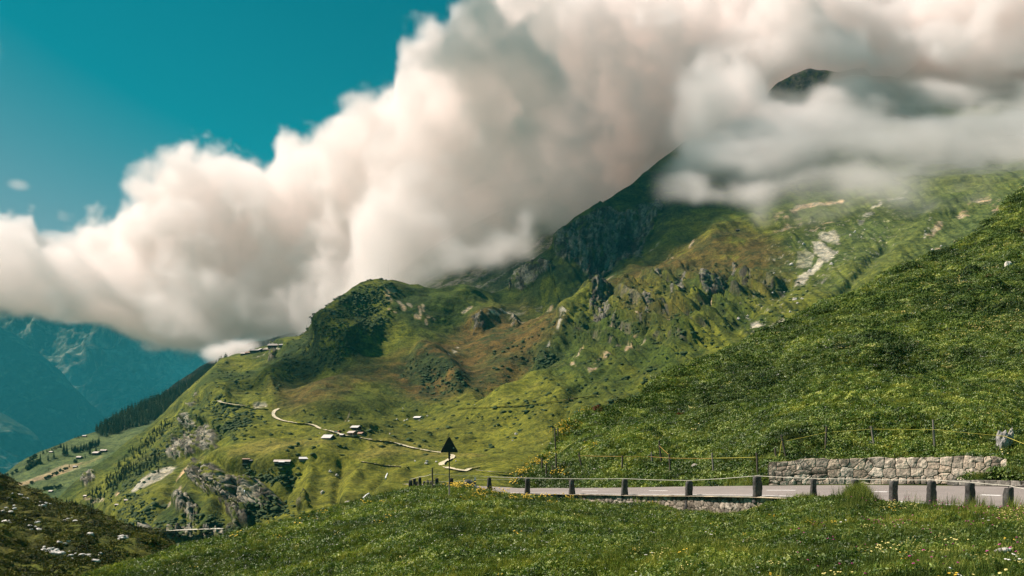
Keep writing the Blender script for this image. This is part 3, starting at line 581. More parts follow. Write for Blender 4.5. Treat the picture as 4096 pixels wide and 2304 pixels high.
g1 = fbm(a_ / 16, b_ / 16, c_ / 16, 4, 411); g2 = fbm(a_ / 4, b_ / 4, c_ / 4, 3, 415)
chs = lerp(rgb(.060, .095, .018), rgb(.028, .044, .011), sstep(-.4, .5, g1 + g2 * .6))
M_MEADOW = mat_terrain('meadow_ground', .5, 7, .06)
hs.build('hillside', M_MEADOW, chs, 'steep flowery hillside rising to the right above the road')

# ================================================================ FOREGROUND MEADOW
cm = [(-300, 2520), (100, 2420), (300, 2335), (400, 2292), (480, 2270), (600, 2238), (733, 2188), (820, 2172), (900, 2150), (1025, 2112), (1168, 2080), (1274, 2050), (1337, 2030), (1430, 2005), (1524, 1980), (1600, 1962), (1649, 1952), (1700, 1948), (1774, 1944), (1836, 1948), (1880, 1955), (1930, 1968), (1992, 1978),
  (2050, 1988), (2111, 1994), (2277, 2006), (2444, 2024), (2555, 2022), (2640, 2024), (2666, 2032), (2749, 2056), (2888, 2068), (2999, 2052), (3054, 2034), (3094, 2012), (3222, 1998), (3300, 2000), (3360, 1999), (3400, 1980), (3440, 1976), (3472, 1994), (3527, 2018), (3638, 2026), (3735, 2034), (3832, 2042), (3900, 2044), (4026, 2048), (4096, 2052), (4300, 2076), (4500, 2100)]
fm = [(-1200, 3400), (4500, 3400)]
dn = lambda px: float(np.interp(px, [a[0] for a in NE], [a[2] for a in NE]))
ctrl_m = [(-300, 2520, 36), (300, 2335, 40), (600, 2238, 43), (900, 2150, 46), (1168, 2080, 49), (1430, 2005, 52), (1649, 1952, 54), (1836, 1948, 52.5), (1992, 1978, 51)]
for x in (2111, 2277, 2444, 2600, 2749, 2888, 3054, 3222, 3400, 3527, 3638, 3735, 3832, 3900, 4096, 4300, 4500):
    ctrl_m.append((x, interp(cm, x), dn(x) - .5))
ctrl_m += [(4096, 2420, 11.5), (3300, 2420, 12.5), (2500, 2420, 14.5), (1600, 2420, 18.5), (900, 2420, 24), (300, 2420, 30), (4096, 2200, 17.8), (3000, 2200, 21), (2000, 2200, 27), (1300, 2200, 34),
   (4096, 3300, 5), (2500, 3300, 5.4), (900, 3300, 6.5), (-300, 3300, 8), (3600, 2100, 24), (2800, 2100, 29.5), (2200, 2080, 37), (-1200, 2520, 33), (-1200, 3300, 8), (5600, 2150, 20), (5600, 2420, 11), (5600, 3300, 5)]
md = Land(cm, fm, ctrl_m, -1200, 5600, 5, 330, back=10, backlen=.35, backdrop=.9, gamma=.55)
w_ = md.co; a_, b_, c_ = w_[..., 0], w_[..., 1], w_[..., 2]
md.push(fbm(a_ / 6, b_ / 6, c_ / 6, 4, 501) * .35 + ridged(a_ / 1.6, b_ / 1.6, c_ / 1.6, 3, 505) * .13, .15, 40)
g1 = fbm(a_ / 5, b_ / 5, c_ / 5, 4, 511); g2 = fbm(a_ / 1.2, b_ / 1.2, c_ / 1.2, 3, 515)
cmm = lerp(rgb(.045, .075, .016), rgb(.022, .036, .009), sstep(-.4, .5, g1 + g2 * .6))
# ground behind the crest drops steeply, so it never shows above the road
kk = (np.arange(1, md.back + 1) / md.back)[None, :]
md.bk[..., 0] = (md.px[:, None] - CX) / F * (md.D[:, -1:] + .25 + kk * 9); md.bk[..., 1] = md.D[:, -1:] + .25 + kk * 9
md.bk[..., 2] = (HY - md.PY[:, -1:]) / F * md.D[:, -1:] - .5 - kk * 6
md.build('meadow', M_MEADOW, cmm, 'foreground alpine meadow below the road')

# ================================================================ STONE WALLS: irregular fitted stones as one relief surface per wall
def stone_wall(name, base, top, nu, nv, cells, seed, depth, colr, label, thick=.5, jag=.05):
    """base/top: functions u in 0..1 -> Vector (front foot, front head). cells: list of rows [(v0,v1,count)]"""
    r = np.random.default_rng(seed); L = sum((base((i + 1) / 40) - base(i / 40)).length for i in range(40)); H = max((top(t) - base(t)).length for t in (.1, .5, .9))
    sx = []; sy = []; cc = []
    for v0, v1, cnt in cells:
        e = np.cumsum(r.uniform(.45, 1.7, cnt)); e = np.concatenate([[0], e / e[-1]])
        for k in range(cnt):
            if r.random() < .22:
                m_ = (v0 + v1) / 2; q_ = (v1 - v0) / 4
                sx += [(e[k] + e[k + 1]) / 2] * 2; sy += [m_ - q_, m_ + q_]
            else:
                sx.append((e[k] + e[k + 1]) / 2 + r.normal(0, .01 / cnt)); sy.append((v0 + v1) / 2 + r.normal(0, (v1 - v0) * .13))
    sx = np.array(sx) * L; sy = np.array(sy) * H
    u = np.linspace(0, 1, nu); v = np.linspace(0, 1, nv); U, V = np.meshgrid(u, v, indexing='ij')
    px_ = U * L; py_ = V * H
    wob = fbm(px_ / .45, py_ / .45, px_ * 0 + seed, 3, seed) * .07; wob2 = fbm(px_ / .45 + 9, py_ / .45, px_ * 0 + seed, 3, seed + 5) * .07
    f1 = np.full(U.shape, 9.); f2 = np.full(U.shape, 9.); idd = np.zeros(U.shape, int)
    for i in range(len(sx)):
        dx_ = np.abs(px_ + wob - sx[i]); dy_ = np.abs(py_ + wob2 - sy[i]) * 1.15
        d_ = (dx_ ** 3.6 + dy_ ** 3.6) ** (1 / 3.6); nearer = d_ < f1
        f2 = np.where(nearer, f1, np.minimum(f2, d_)); idd = np.where(nearer, i, idd); f1 = np.minimum(f1, d_)
    gap = f2 - f1; bulge = sstep(0, .045, gap) * .85 + sstep(.05, .3, gap) * .15
    tone = r.uniform(.55, 1.2, len(sx))[idd]; warm = r.uniform(0, 1, len(sx))[idd]; push_ = r.normal(0, .28, len(sx))[idd]
    fine = fbm(px_ / .12, py_ / .12, px_ * 0, 4, seed + 9); mid = fbm(px_ / .4, py_ / .4, px_ * 0 + 3, 3, seed + 12)
    hgt = depth * (bulge * (1 + push_ * .5) + fine * .22 + mid * .2)
    co = np.zeros((nu, nv + 2, 3)); 
    edge = fbm(u[:, None] * L / .5, u[:, None] * 0, u[:, None] * 0 + seed, 3, seed + 20) * jag
    for i, t in enumerate(u):
        b_, t_ = base(t), top(t); up = (t_ - b_); tg = (base(min(1, t + .01)) - base(max(0, t - .01))).normalized(); n_ = tg.cross(up).normalized()
        if n_.y > 0: n_ = -n_
        for j in range(nv): 
            q_ = b_ + up * (v[j] * (1 + (edge[i, 0] if j == nv - 1 else 0))) + n_ * hgt[i, j]; co[i, j] = q_
        co[i, nv] = Vector(co[i, nv - 1]) - n_ * thick; co[i, nv + 1] = Vector(co[i, nv]) - Vector((0, 0, .6))
    c1, c2 = rgb(*colr[0]), rgb(*colr[1]); cl = lerp(c1, c2, warm) * tone[..., None]
    cl = cl * (1 - .5 * sstep(.05, .5, fbm(px_ / .35, py_ / .3, px_ * 0 + 7, 4, seed + 31)))[..., None]; cl = lerp(rgb(.035, .032, .02), cl, sstep(.0, .035, gap))
    cl = np.concatenate([cl, np.tile((c1 * .8)[None, None], (nu, 2, 1))], 1)
    i_ = np.arange(nu * (nv + 2)).reshape(nu, nv + 2); q = np.stack([i_[:-1, :-1], i_[1:, :-1], i_[1:, 1:], i_[:-1, 1:]], -1).reshape(-1, 4)
    o = mesh_np(name, co.reshape(-1, 3), q, M_LIME, cl.reshape(-1, 3)); return tag(o, label, 'stone wall')
WT = [(3075, 1848), (3150, 1846), (3200, 1838), (3300, 1836), (3400, 1835), (3500, 1832), (3600, 1832), (3700, 1829), (3800, 1829), (3900, 1826), (3960, 1828), (4025, 1838)]
WB = [(3075, 1936), (3250, 1931), (3500, 1931), (3700, 1930), (3830, 1928), (4025, 1925)]
WD = [(3075, 47.3), (3250, 46.9), (3500, 46.2), (3700, 45.3), (3900, 44.3), (4025, 43.8)]
wallb = lambda t: P(3075 + 950 * t, interp(WB, 3075 + 950 * t), interp(WD, 3075 + 950 * t)) + Vector((0, 0, -.08))
wallt = lambda t: P(3075 + 950 * t, interp(WT, 3075 + 950 * t), interp(WD, 3075 + 950 * t) + .32)
LC = ((.63, .54, .43), (.62, .49, .36))
stone_wall('retaining_wall', wallb, wallt, 620, 64, [(0, .2, 31), (.2, .6, 19), (.6, 1., 25)], 5, .06, LC, 'cream limestone retaining wall of rough fitted blocks at the foot of the hillside', .7)
ll = [(3075, 1), (3076, 2)]
def kerb_b(t): p = P(3790 + 560 * t, float(np.interp(3790 + 560 * t, [3790, 4096, 4350], [1941, 1945, 1956])), float(np.interp(3790 + 560 * t, [3790, 4350], [43.2, 40.]))); return p
stone_wall('low_kerb_wall', kerb_b, lambda t: kerb_b(t) + Vector((0, .04, .26)), 200, 10, [(0, 1, 14)], 8, .03, ((.36, .33, .29), (.40, .36, .30)), 'low pale kerb of dressed stone blocks edging the far side of the road at right', .35)
cop_t = lambda t: ne(2095 + 1130 * t, .0)
cop_b = lambda t: ne(2095 + 1130 * t, -.95) + Vector((0, -.12, 0))
stone_wall('coping_wall', cop_b, cop_t, 620, 32, [(0, .4, 60), (.4, 1., 74)], 15, .06, ((.34, .31, .25), (.30, .25, .19)), 'mossy roadside retaining wall of upright stones under the bollards', .45, .03)

# ================================================================ BOLLARDS
def bollard(px, py_top, wpx, label, lean=0., tone=1., extra=.25, rz=0, base=None, d=None, dark=0):
    b_ = base or ne(px) + Vector((.0, .16, 0)); d = b_.y; H = (b_.z * -1) ; ztop = (HY - py_top) / F * d; h = ztop - b_.z + extra; w = wpx / F * d
    e = empty('stone_bollard', b_, rz); tag(e, label, 'bollard', 'granite bollards along the road edge')
    n = 10; m = 9; co = []; s_ = random.random() * 50
    ang = np.linspace(0, 2 * np.pi, n * 2, endpoint=False)
    for j in range(m + 3):
        t = min(1, j / m); z = -extra + h * t
        k = (1.12 - .30 * t) * (1 if j <= m else (.86 if j == m + 1 else .01)); zz = z + (.0 if j <= m else (.025 if j == m + 1 else .03))
        for a in ang:
            c_, s__ = math.cos(a), math.sin(a); r_ = (abs(c_) ** 4 + abs(s__) ** 4) ** -.25
            co.append((c_ * r_ * w / 2 * k + lean * t * h, s__ * r_ * w / 2 * .8 * k, zz))
    co = np.array(co); nn = fbm(co[:, 0] / .11 + s_, co[:, 1] / .11, co[:, 2] / .15, 3, 3) * .022 + fbm(co[:, 0] / .3 + s_, co[:, 1] / .3, co[:, 2] / .4, 2, 8) * .03
    ctr = np.stack([lean * co[:, 2], co[:, 1] * 0, co[:, 2]], 1); dr = co - ctr; dr[:, 2] = 0; dr /= np.linalg.norm(dr, axis=1, keepdims=True) + .02; co = co + dr * nn[:, None]; co[-2 * n * 2:, 2] += nn[-2 * n * 2:] * 1.2
    N_ = n * 2; i_ = np.arange((m + 3) * N_).reshape(m + 3, N_); q = np.stack([i_[:-1], np.roll(i_[:-1], -1, 1), np.roll(i_[1:], -1, 1), i_[1:]], -1).reshape(-1, 4)
    g = np.array((.078, .076, .070)) * tone; cl = np.tile(g, (len(co), 1)) * (1 + .5 * fbm(co[:, 0] / .2 + s_, co[:, 1] / .2, co[:, 2] / .2, 3, 30))[:, None]
    mesh_np('post_stone', co, q, M_STONE, cl, parent=e)
    if h > .6:
        mb = MB(); zt = h - extra; x_ = lean * h
        mb.tube([(x_ - .02, 0, zt - .04), (x_ - .02, 0, zt + .07), (x_ + .02, -.01, zt + .10)], .012, 6, (.03, .03, .03)); mb.build('iron_hook', M_METAL, e)
    return b_ + Vector((lean * h - .02, 0, h - extra + .075))
BL = [(1957, 1911, 20, 'bollard beside the white roadside marker, first full one left of the road bend', .0, .85), (2110, 1917, 20, 'second bollard right of the roadside marker, before the hillside foot', .0, .8),
 (2288, 1920, 23, 'bollard against green slope with flat dark face, third right of the roadside marker', 0, .9), (2499, 1920, 24, 'wide rounded bollard, fourth right of the roadside marker', .02, .9), (2756, 1928, 30, 'rough dark bollard reaching down over the mossy wall face', .03, .7),
 (3032, 1910, 34, 'tall squared bollard just left of the cream wall end', .01, .9), (3258, 1921, 27, 'round headed bollard in front of the left part of the cream wall', .02, .9), (3428, 1924, 32, 'bollard half hidden behind the tuft of tall grass', 0, 1.05),
 (3580, 1928, 34, 'rough grey bollard with lichened top right of the tall grass tuft', .03, .95), (3733, 1928, 37, 'broad dark bollard in front of the right part of the cream wall', .02, .8), (3887, 1938, 42, 'largest dark tapering bollard near the right end of the road', .03, .7), (4045, 1952, 42, 'broad short bollard rising from grass at the right picture edge', .02, .75)]
tops = {}
for px, py, w, lab, lean, tone in BL:
    tops[px] = bollard(px, py, w, lab, lean, tone, extra=.75 if px == 2756 else .25, rz=random.uniform(.2, .45))
LB = [(1643, 1921, 15, 66), (1658, 1916, 14, 65), (1668, 1926, 9, 70), (1679, 1911, 15, 62), (1696, 1927, 11, 72), (1712, 1922, 14, 66), (1723, 1927, 9, 74), (1747, 1915, 16, 60), (1773, 1928, 10, 72), (1804, 1914, 17, 58)]
LBl = ['leftmost dark bollard of the cluster on the far bend', 'brownish leaning bollard, second from left on the far bend', 'small pale bollard peeping between two taller ones on the far bend', 'tallest narrow bollard of the far bend cluster', 'small round bollard left of the wooden stake on the far bend', 'pale capped round bollard just left of the wooden stake', 'small low bollard touching the wooden stake', 'round headed bollard just right of the wooden stake', 'smallest stub bollard between stake and warning sign', 'leaning dark bollard right behind the warning sign pole']
for (px, py, w, d), lab in zip(LB, LBl):
    z = (HY - 1962) / F * d; tops[px] = bollard(px, py, w, lab, random.uniform(-.03, .05), .7, .1, base=Vector(((px - CX) / F * d, d, z)))

# ---- cord strung over the bollards
mCord = mat_col('cord_fibre', .7, 30, .1)
def cord(name, pts, r, colr, label, sag=.02, cat='cord', kind=None, n=7):
    mb = MB(); path = []
    for a, b in zip(pts, pts[1:]):
        for k in range(n):
            t = k / n; p = a.lerp(b, t); p.z -= sag * 4 * t * (1 - t) * (b - a).length / 4; path.append(p)
    path.append(pts[-1]); mb.tube(path, r, 5, colr); o = mb.build(name, mCord, None, True); return tag(o, label, cat)
stake_top = P(1728, 1896, 50)
ks = [1957, 2110, 2288, 2499, 2756, 3032, 3258, 3428, 3580, 3733, 3887, 4045]
cord('bollard_rope', [tops[1643], tops[1679], stake_top] + [tops[k] for k in ks] + [P(4250, 1985, 25.8)], .011, (.62, .60, .50), 'thin white cord strung over the bollards and the wooden stake', .015)
cord('bollard_rope', [P(1690, 1927, 66), P(1800, 1926, 62), P(1900, 1919, 58), P(2050, 1917, 57)], .008, (.40, .42, .30), 'faint second cord behind the warning sign pole', .01)

# ================================================================ WOODEN STAKES
def stake(px0, py0, px1, py1, label, r=.06, d=None, land=hs, colr=(.10, .085, .065)):
    g = land.at(px1, py1) if d is None else None; d = d or g.y
    b_ = P(px1, py1, d); t_ = P(px0, py0, d); e = empty('fence_stake', b_); tag(e, label, 'fence stake', 'wooden stakes of the pasture fence')
    v = t_ - b_; mb = MB(); bend = Vector((random.uniform(-.015, .015), 0, 0))
    mb.tube([-v * .15, v * .3 + bend, v * .7 - bend * .5, v, v * 1.004], [r * 1.05, r, r * .95, r * .9, r * .3], 7, colr); mb.build('stake_shaft', M_WOOD, e, False)
    if r > .03:
        mi = MB(); mi.tube([v * .93 + Vector((-.0, -r, 0)), v * .93 + Vector((0, -r - .03, .0))], .012, 6, (.02, .02, .02)); mi.build('insulator', M_METAL, e)
    return t_
ST = [((2168, 1830), (2168, 1886), 'short stake nearest the left toe of the hillside'), ((2185, 1855), (2185, 1913), 'low stake by the yellow flowers, just above the road'), ((2211, 1861), (2211, 1898), 'shortest stake, between two taller ones at the hillside toe'),
 ((2224, 1813), (2224, 1888), 'upright dark stake at the hillside toe holding yellow tape'), ((2220, 1714), (2222, 1811), 'tall thin stake standing on the hillside skyline, left of a pair'), ((2231, 1711), (2232, 1752), 'thin stake on the hillside skyline, right of a pair'),
 ((2315, 1811), (2328, 1877), 'stake tilted left above the third bollard'), ((2489, 1822), (2489, 1886), 'dark upright stake above the wide rounded bollard'), ((2606, 1808), (2608, 1858), 'grey short stake left of the tall leaning one'),
 ((2636, 1763), (2645, 1850), 'tall leaning stake with orange tape going down to the right'), ((2676, 1816), (2683, 1900), 'stake right below the tall leaning one'), ((2848, 1812), (2855, 1900), 'pale stake right of the boulder'), ((3026, 1813), (3032, 1902), 'stake left of the cream wall, where yellow tape starts'),
 ((3100, 1792), (3105, 1841), 'short dark stake above the left end of the cream wall'), ((3125, 1741), (3145, 1836), 'stake tilted left just above the left end of the cream wall'), ((3306, 1706), (3301, 1808), 'dark straight stake above the cream wall, left of its middle'),
 ((3485, 1704), (3497, 1790), 'stake tilted left above the middle of the cream wall'), ((3732, 1679), (3739, 1795), 'tallest pale stake above the right half of the cream wall')]
tp = {}
for a, b, lab in ST: tp[a[0]] = stake(*a, *b, lab, colr=(.21, .19, .16) if a[0] in (2606, 2848, 3732, 3485) else (.10, .085, .065))
stake(1729, 1871, 1731, 1956, 'dark wooden stake left of the warning sign carrying the cord', .045, 50)
yel = (.62, .55, .10); org = (.50, .30, .08)
def up_(k, f): return tp[k] + Vector((0, -.04, -f))
bigrock = hs.at(4020, 1790); BR = P(4020, 1745, bigrock.y - .3)
cord('yellow_tape', [P(3118, 1824, up_(3125, 0).y), up_(3125, .38), up_(3306, .33), up_(3485, .18), up_(3732, .55), BR, P(4140, 1792, bigrock.y - 3)], .012, yel, 'yellow electric fence tape running above the cream wall to the big rock', .01)
cord('yellow_tape', [up_(2848, .3), up_(3026, .22), up_(3100, .6)], .011, yel, 'yellow fence tape between the two stakes left of the cream wall', .01)
cord('orange_tape', [up_(2315, .2), up_(2489, .06), up_(2606, .3), up_(2676, .25), up_(2848, .32)], .010, org, 'orange fence tape along the lower row of stakes', .01)
cord('orange_tape', [up_(2636, .32), up_(2676, .06)], .011, org, 'short orange tape slanting down from the tall leaning stake', 0)
cord('yellow_tape', [P(2312, 1756, tp[2224].y + 1), up_(2224, .1), P(2172, 1846, tp[2168].y), up_(2185, .1), up_(2211, .2), P(2216, 1893, tp[2224].y)], .009, yel, 'slack yellow tape zigzagging between the stakes at the hillside toe', .02)

# ================================================================ WARNING SIGN (seen from behind) AND ROAD MARKER
sd = 46.; sb = P(1797, 1962, sd); e = empty('warning_sign', sb); tag(e, 'triangular road warning sign seen from its dark back, with a small sticker', 'road sign')
s_ = F / sd; top = (1962 - 1745) / s_; low = (1962 - 1809) / s_; hw = 35.5 / s_
def tri_ring(k, y, r=.05):
    pts = []; cz = (top + 2 * low) / 3
    for cx_, cz_ in ((-.003 / 1, top), (hw, low), (-hw, low)):
        vx, vz = cx_ * k, (cz_ - cz) * k + cz
        L_ = math.hypot(vx, vz - cz); ux, uz = vx / L_, (vz - cz) / L_
        base_a = math.atan2(uz, ux)
        for q_ in range(7):
            a_ = base_a + math.radians(60) - q_ * math.radians(20)
            pts.append((vx - ux * r * 1.9 + math.cos(a_) * r, y, vz - uz * r * 1.9 + math.sin(a_) * r))
    return pts
mb = MB(); f_ = tri_ring(1, -.012); b_ = tri_ring(1, .012); n = len(f_); mb.add(f_ + b_, [tuple(range(n)), tuple(range(2 * n - 1, n - 1, -1))] + [(i, n + i, n + (i + 1) % n, (i + 1) % n) for i in range(n)], (.013, .018, .020)); mb.build('sign_plate', M_METAL, e)
mr = MB(); mr.tube([Vector(p) + Vector((0, -.008, 0)) for p in f_ + f_[:1]], .013, 5, (.05, .06, .055)); mr.build('folded_rim', M_METAL, e, True)
mb = MB(); mb.tube([(0, .035, -.3), (0, .035, low + (top - low) * .8)], .03, 10, (.018, .026, .022)); mb.build('pole', M_METAL, e, True)
mb = MB(); mb.box((0, .02, low - .18), (.10, .085, .36), col=(.016, .02, .02)); mb.build('pole_sleeve', M_METAL, e)
for z__, w__ in ((.05, .5), (.42, .26)): mb = MB(); mb.box((0, -.02, low + z__), (w__, .02, .035), col=(.03, .04, .035)); mb.build('bracket', M_METAL, e)
mb = MB(); mb.box((17.5 / s_, -.017, low + 17 / s_), (.062, .004, .07), col=(.45, .47, .45)); mb.box((17.5 / s_, -.0195, low + 15 / s_), (.05, .002, .02), col=(.09, .10, .10)); mb.build('sticker', M_PLAIN, e)
db = ne(1900) + Vector((0, .2, -.02)); e = empty('road_marker', db); tag(e, 'slim white roadside marker post with a black slanted band', 'marker post')
h = (1962 - 1906) / F * db.y
mb = MB(); mb.box((0, 0, h * .25), (.12, .06, h * .5 + .3), taper=.95, col=(.72, .72, .70)); mb.box((0, 0, h * .9), (.105, .055, h * .22), taper=.8, col=(.72, .72, .70)); mb.build('post_body', M_PLAIN, e)
mb = MB(); mb.box((0, 0, h * .65), (.114, .062, h * .30), taper=.96, col=(.02, .02, .02)); mb.build('black_band', M_PLAIN, e)
mb = MB(); mb.box((.01, -.035, h * .66), (.03, .008, h * .14), col=(.6, .6, .55)); mb.build('reflector', M_PLAIN, e)

# ================================================================ ROCKS
def rock_mesh(name, s, seed, colr=(.42, .39, .34), sub=3, rough=.35, mat=None):
    import bmesh
    bm = bmesh.new(); bmesh.ops.create_icosphere(bm, subdivisions=sub, radius=.5); co = np.array([v.co[:] for v in bm.verts])
    n_ = fbm(co[:, 0] * 2.1 + seed, co[:, 1] * 2.1, co[:, 2] * 2.1, 4, seed) * rough; q_ = np.round(fbm(co[:, 0] * 1.3, co[:, 1] * 1.3 + seed, co[:, 2] * 1.3, 2, seed + 4) * 4) / 4 * rough * .8
    co = co * (1 + n_ + q_)[:, None] * np.array(s)
    for v, c_ in zip(bm.verts, co): v.co = c_
    me = bpy.data.meshes.new(name); bm.to_mesh(me); bm.free()
    cl = np.ones((len(co), 4), np.float32); cl[:, :3] = np.array(colr) * (1 + .45 * fbm(co[:, 0] * 5 / s[0], co[:, 1] * 5, co[:, 2] * 5 / s[2], 3, seed + 8))[:, None]
    a = me.color_attributes.new('col', 'FLOAT_COLOR', 'POINT'); a.data.foreach_set('color', cl.ravel()); me.materials.append(mat or M_STONE); return me
def rock(me, loc, label, rz=0, sc=1., group=None, cat='rock', name='boulder'):
    o = bpy.data.objects.new(name, me); C.objects.link(o); o.location = loc; o.rotation_euler = (random.uniform(-.2, .2), random.uniform(-.2, .2), rz); o.scale = (sc,) * 3 if isinstance(sc, (int, float)) else sc
    return tag(o, label, cat, group)
rock(rock_mesh('boulder', (.95, .7, .62), 3, (.36, .33, .28)), hs.ray_at(2792, 1868), 'angular boulder lying in the grass between two stakes above the road', .4)
rock(rock_mesh('boulder', (.75, .6, 1.25), 9, (.30, .29, .27), 4, .5), P(4008, 1772, bigrock.y), 'big upright grey rock at the right edge above the cream wall', .2)
rock(rock_mesh('boulder', (.42, .4, 1.15), 14, (.40, .37, .32), 4, .45), P(4040, 1752, bigrock.y + .1), 'slender pale rock spike leaning on the big grey rock', .6)
rock(rock_mesh('boulder', (.95, .8, 1.0), 21, (.13, .13, .12)), P(1876, 1950, 57), 'dark boulder between warning sign and roadside marker')
rock(rock_mesh('boulder', (.6, .4, .4), 24, (.20, .19, .18)), P(1893, 1958, 56), 'small grey stone at the foot of the roadside marker')
rock(rock_mesh('boulder', (1.4, 1., 1.7), 31, (.62, .58, .50)), hs.ray_at(4034, 1069), 'lone white boulder high on the hillside near the right edge')
rock(rock_mesh('boulder', (.24, .22, .2), 33, (.50, .44, .37)), md.ray_at(2808, 2292) + Vector((0, 0, .04)), 'pale rock lying in the meadow at the bottom edge')
rock(rock_mesh('boulder', (.12, .1, .1), 35, (.50, .44, .37)), md.ray_at(2830, 2272) + Vector((0, 0, .05)), 'small pale rock above a larger one at the bottom edge')
rock(rock_mesh('boulder', (.22, .14, .12), 37, (.40, .36, .30)), md.ray_at(1192, 2288) + Vector((0, 0, .08)), 'flat pale stone in the grass, bottom left of the meadow')
rock(rock_mesh('boulder', (.28, .12, .12), 39, (.50, .47, .42)), md.ray_at(4008, 2235) + Vector((0, 0, .12)), 'whitish stone in the flowers near the bottom right corner')
# white rocks on the hummock
rms = [rock_mesh('white_rock', (1.5, 1.2, .9), 40 + k, (.60, .58, .53), 2, .5) for k in range(5)]
r2 = random.Random(4)
for cx_, cy_, sp, n in [(45, 2000, 22, 6), (15, 2045, 14, 5), (55, 2030, 14, 4), (100, 1995, 16, 3), (35, 2090, 10, 2), (110, 2090, 14, 2), (145, 2105, 22, 9), (150, 2015, 18, 5), (165, 1972, 10, 3), (270, 2085, 16, 4), (250, 2175, 16, 6), (195, 2205, 14, 5), (225, 2215, 12, 4), (290, 2222, 16, 4), (365, 2145, 8, 3), (480, 2155, 12, 5), (495, 2160, 8, 2), (370, 2235, 22, 7), (280, 2240, 10, 3), (415, 2220, 8, 2), (185, 2025, 20, 5)]:
    for k in range(n):
        x, y = r2.gauss(cx_, sp), r2.gauss(cy_, sp * .45)
        if y < interp(ch, x) + 12: continue
        g = hm_.at(x, y); sc = r2.uniform(.35, 1.25) * (1.3 if k == 0 else 1)
        rock(rms[r2.randrange(5)], g + Vector((0, -.1, .4)), 'weathered white rock scattered among others on the brown hummock', r2.uniform(0, 6), (sc, sc, sc * r2.uniform(.5, .9)), 'white rocks on the hummock', name='white_rock')
rmd = [rock_mesh('field_boulder', (4, 3.2, 2.6), 60 + k, (.50, .47, .42), 2, .5) for k in range(4)]
for x, y, s in [(2060, 1520, 0), (3165, 1060, 1.6), (3420, 930, 1.5), (3400, 940, 1.1), (3215, 980, 1.5), (3178, 1199, 1.5), (3208, 1200, 1.2), (3190, 1215, .8), (2955, 1280, 1.3), (2990, 1265, .8), (3160, 1250, .9), (3135, 1170, .9), (3090, 1172, 1.), (3095, 1095, .8), (3445, 950, .9), (3350, 1012, .8), (3325, 1058, 1.4), (3238, 1085, 1.3), (3460, 918, .7), (3700, 925, 1.), (3730, 1000, 1.2), (3765, 985, 1.4),
                (1280, 1735, .5), (1398, 1689, .9), (1480, 1721, .6), (1590, 1679, .7), (1617, 1684, .7), (1629, 1681, .9), (1678, 1684, .7), (1710, 1664, .6), (1560, 1738, .5), (1610, 1635, .6), (1320, 1888, .9), (1345, 1905, .9), (1290, 1975, 1.), (1390, 2012, .9), (1710, 1845, .9), (1705, 1853, .8), (1745, 1848, .8), (1825, 1845, .6), (2065, 1738, .8), (2050, 1765, .7), (1935, 1703, .6), (1900, 1620, .5), (1660, 1845, .5)]:
    if s: rock(rmd[r2.randrange(4)], main.at(x, y) + Vector((0, 0, .4)), 'pale boulder lying on the mountain pasture among its like', r2.uniform(0, 6), s, 'boulders on the mountain pasture', name='field_boulder')
print('foreground built', time.time() - T0)
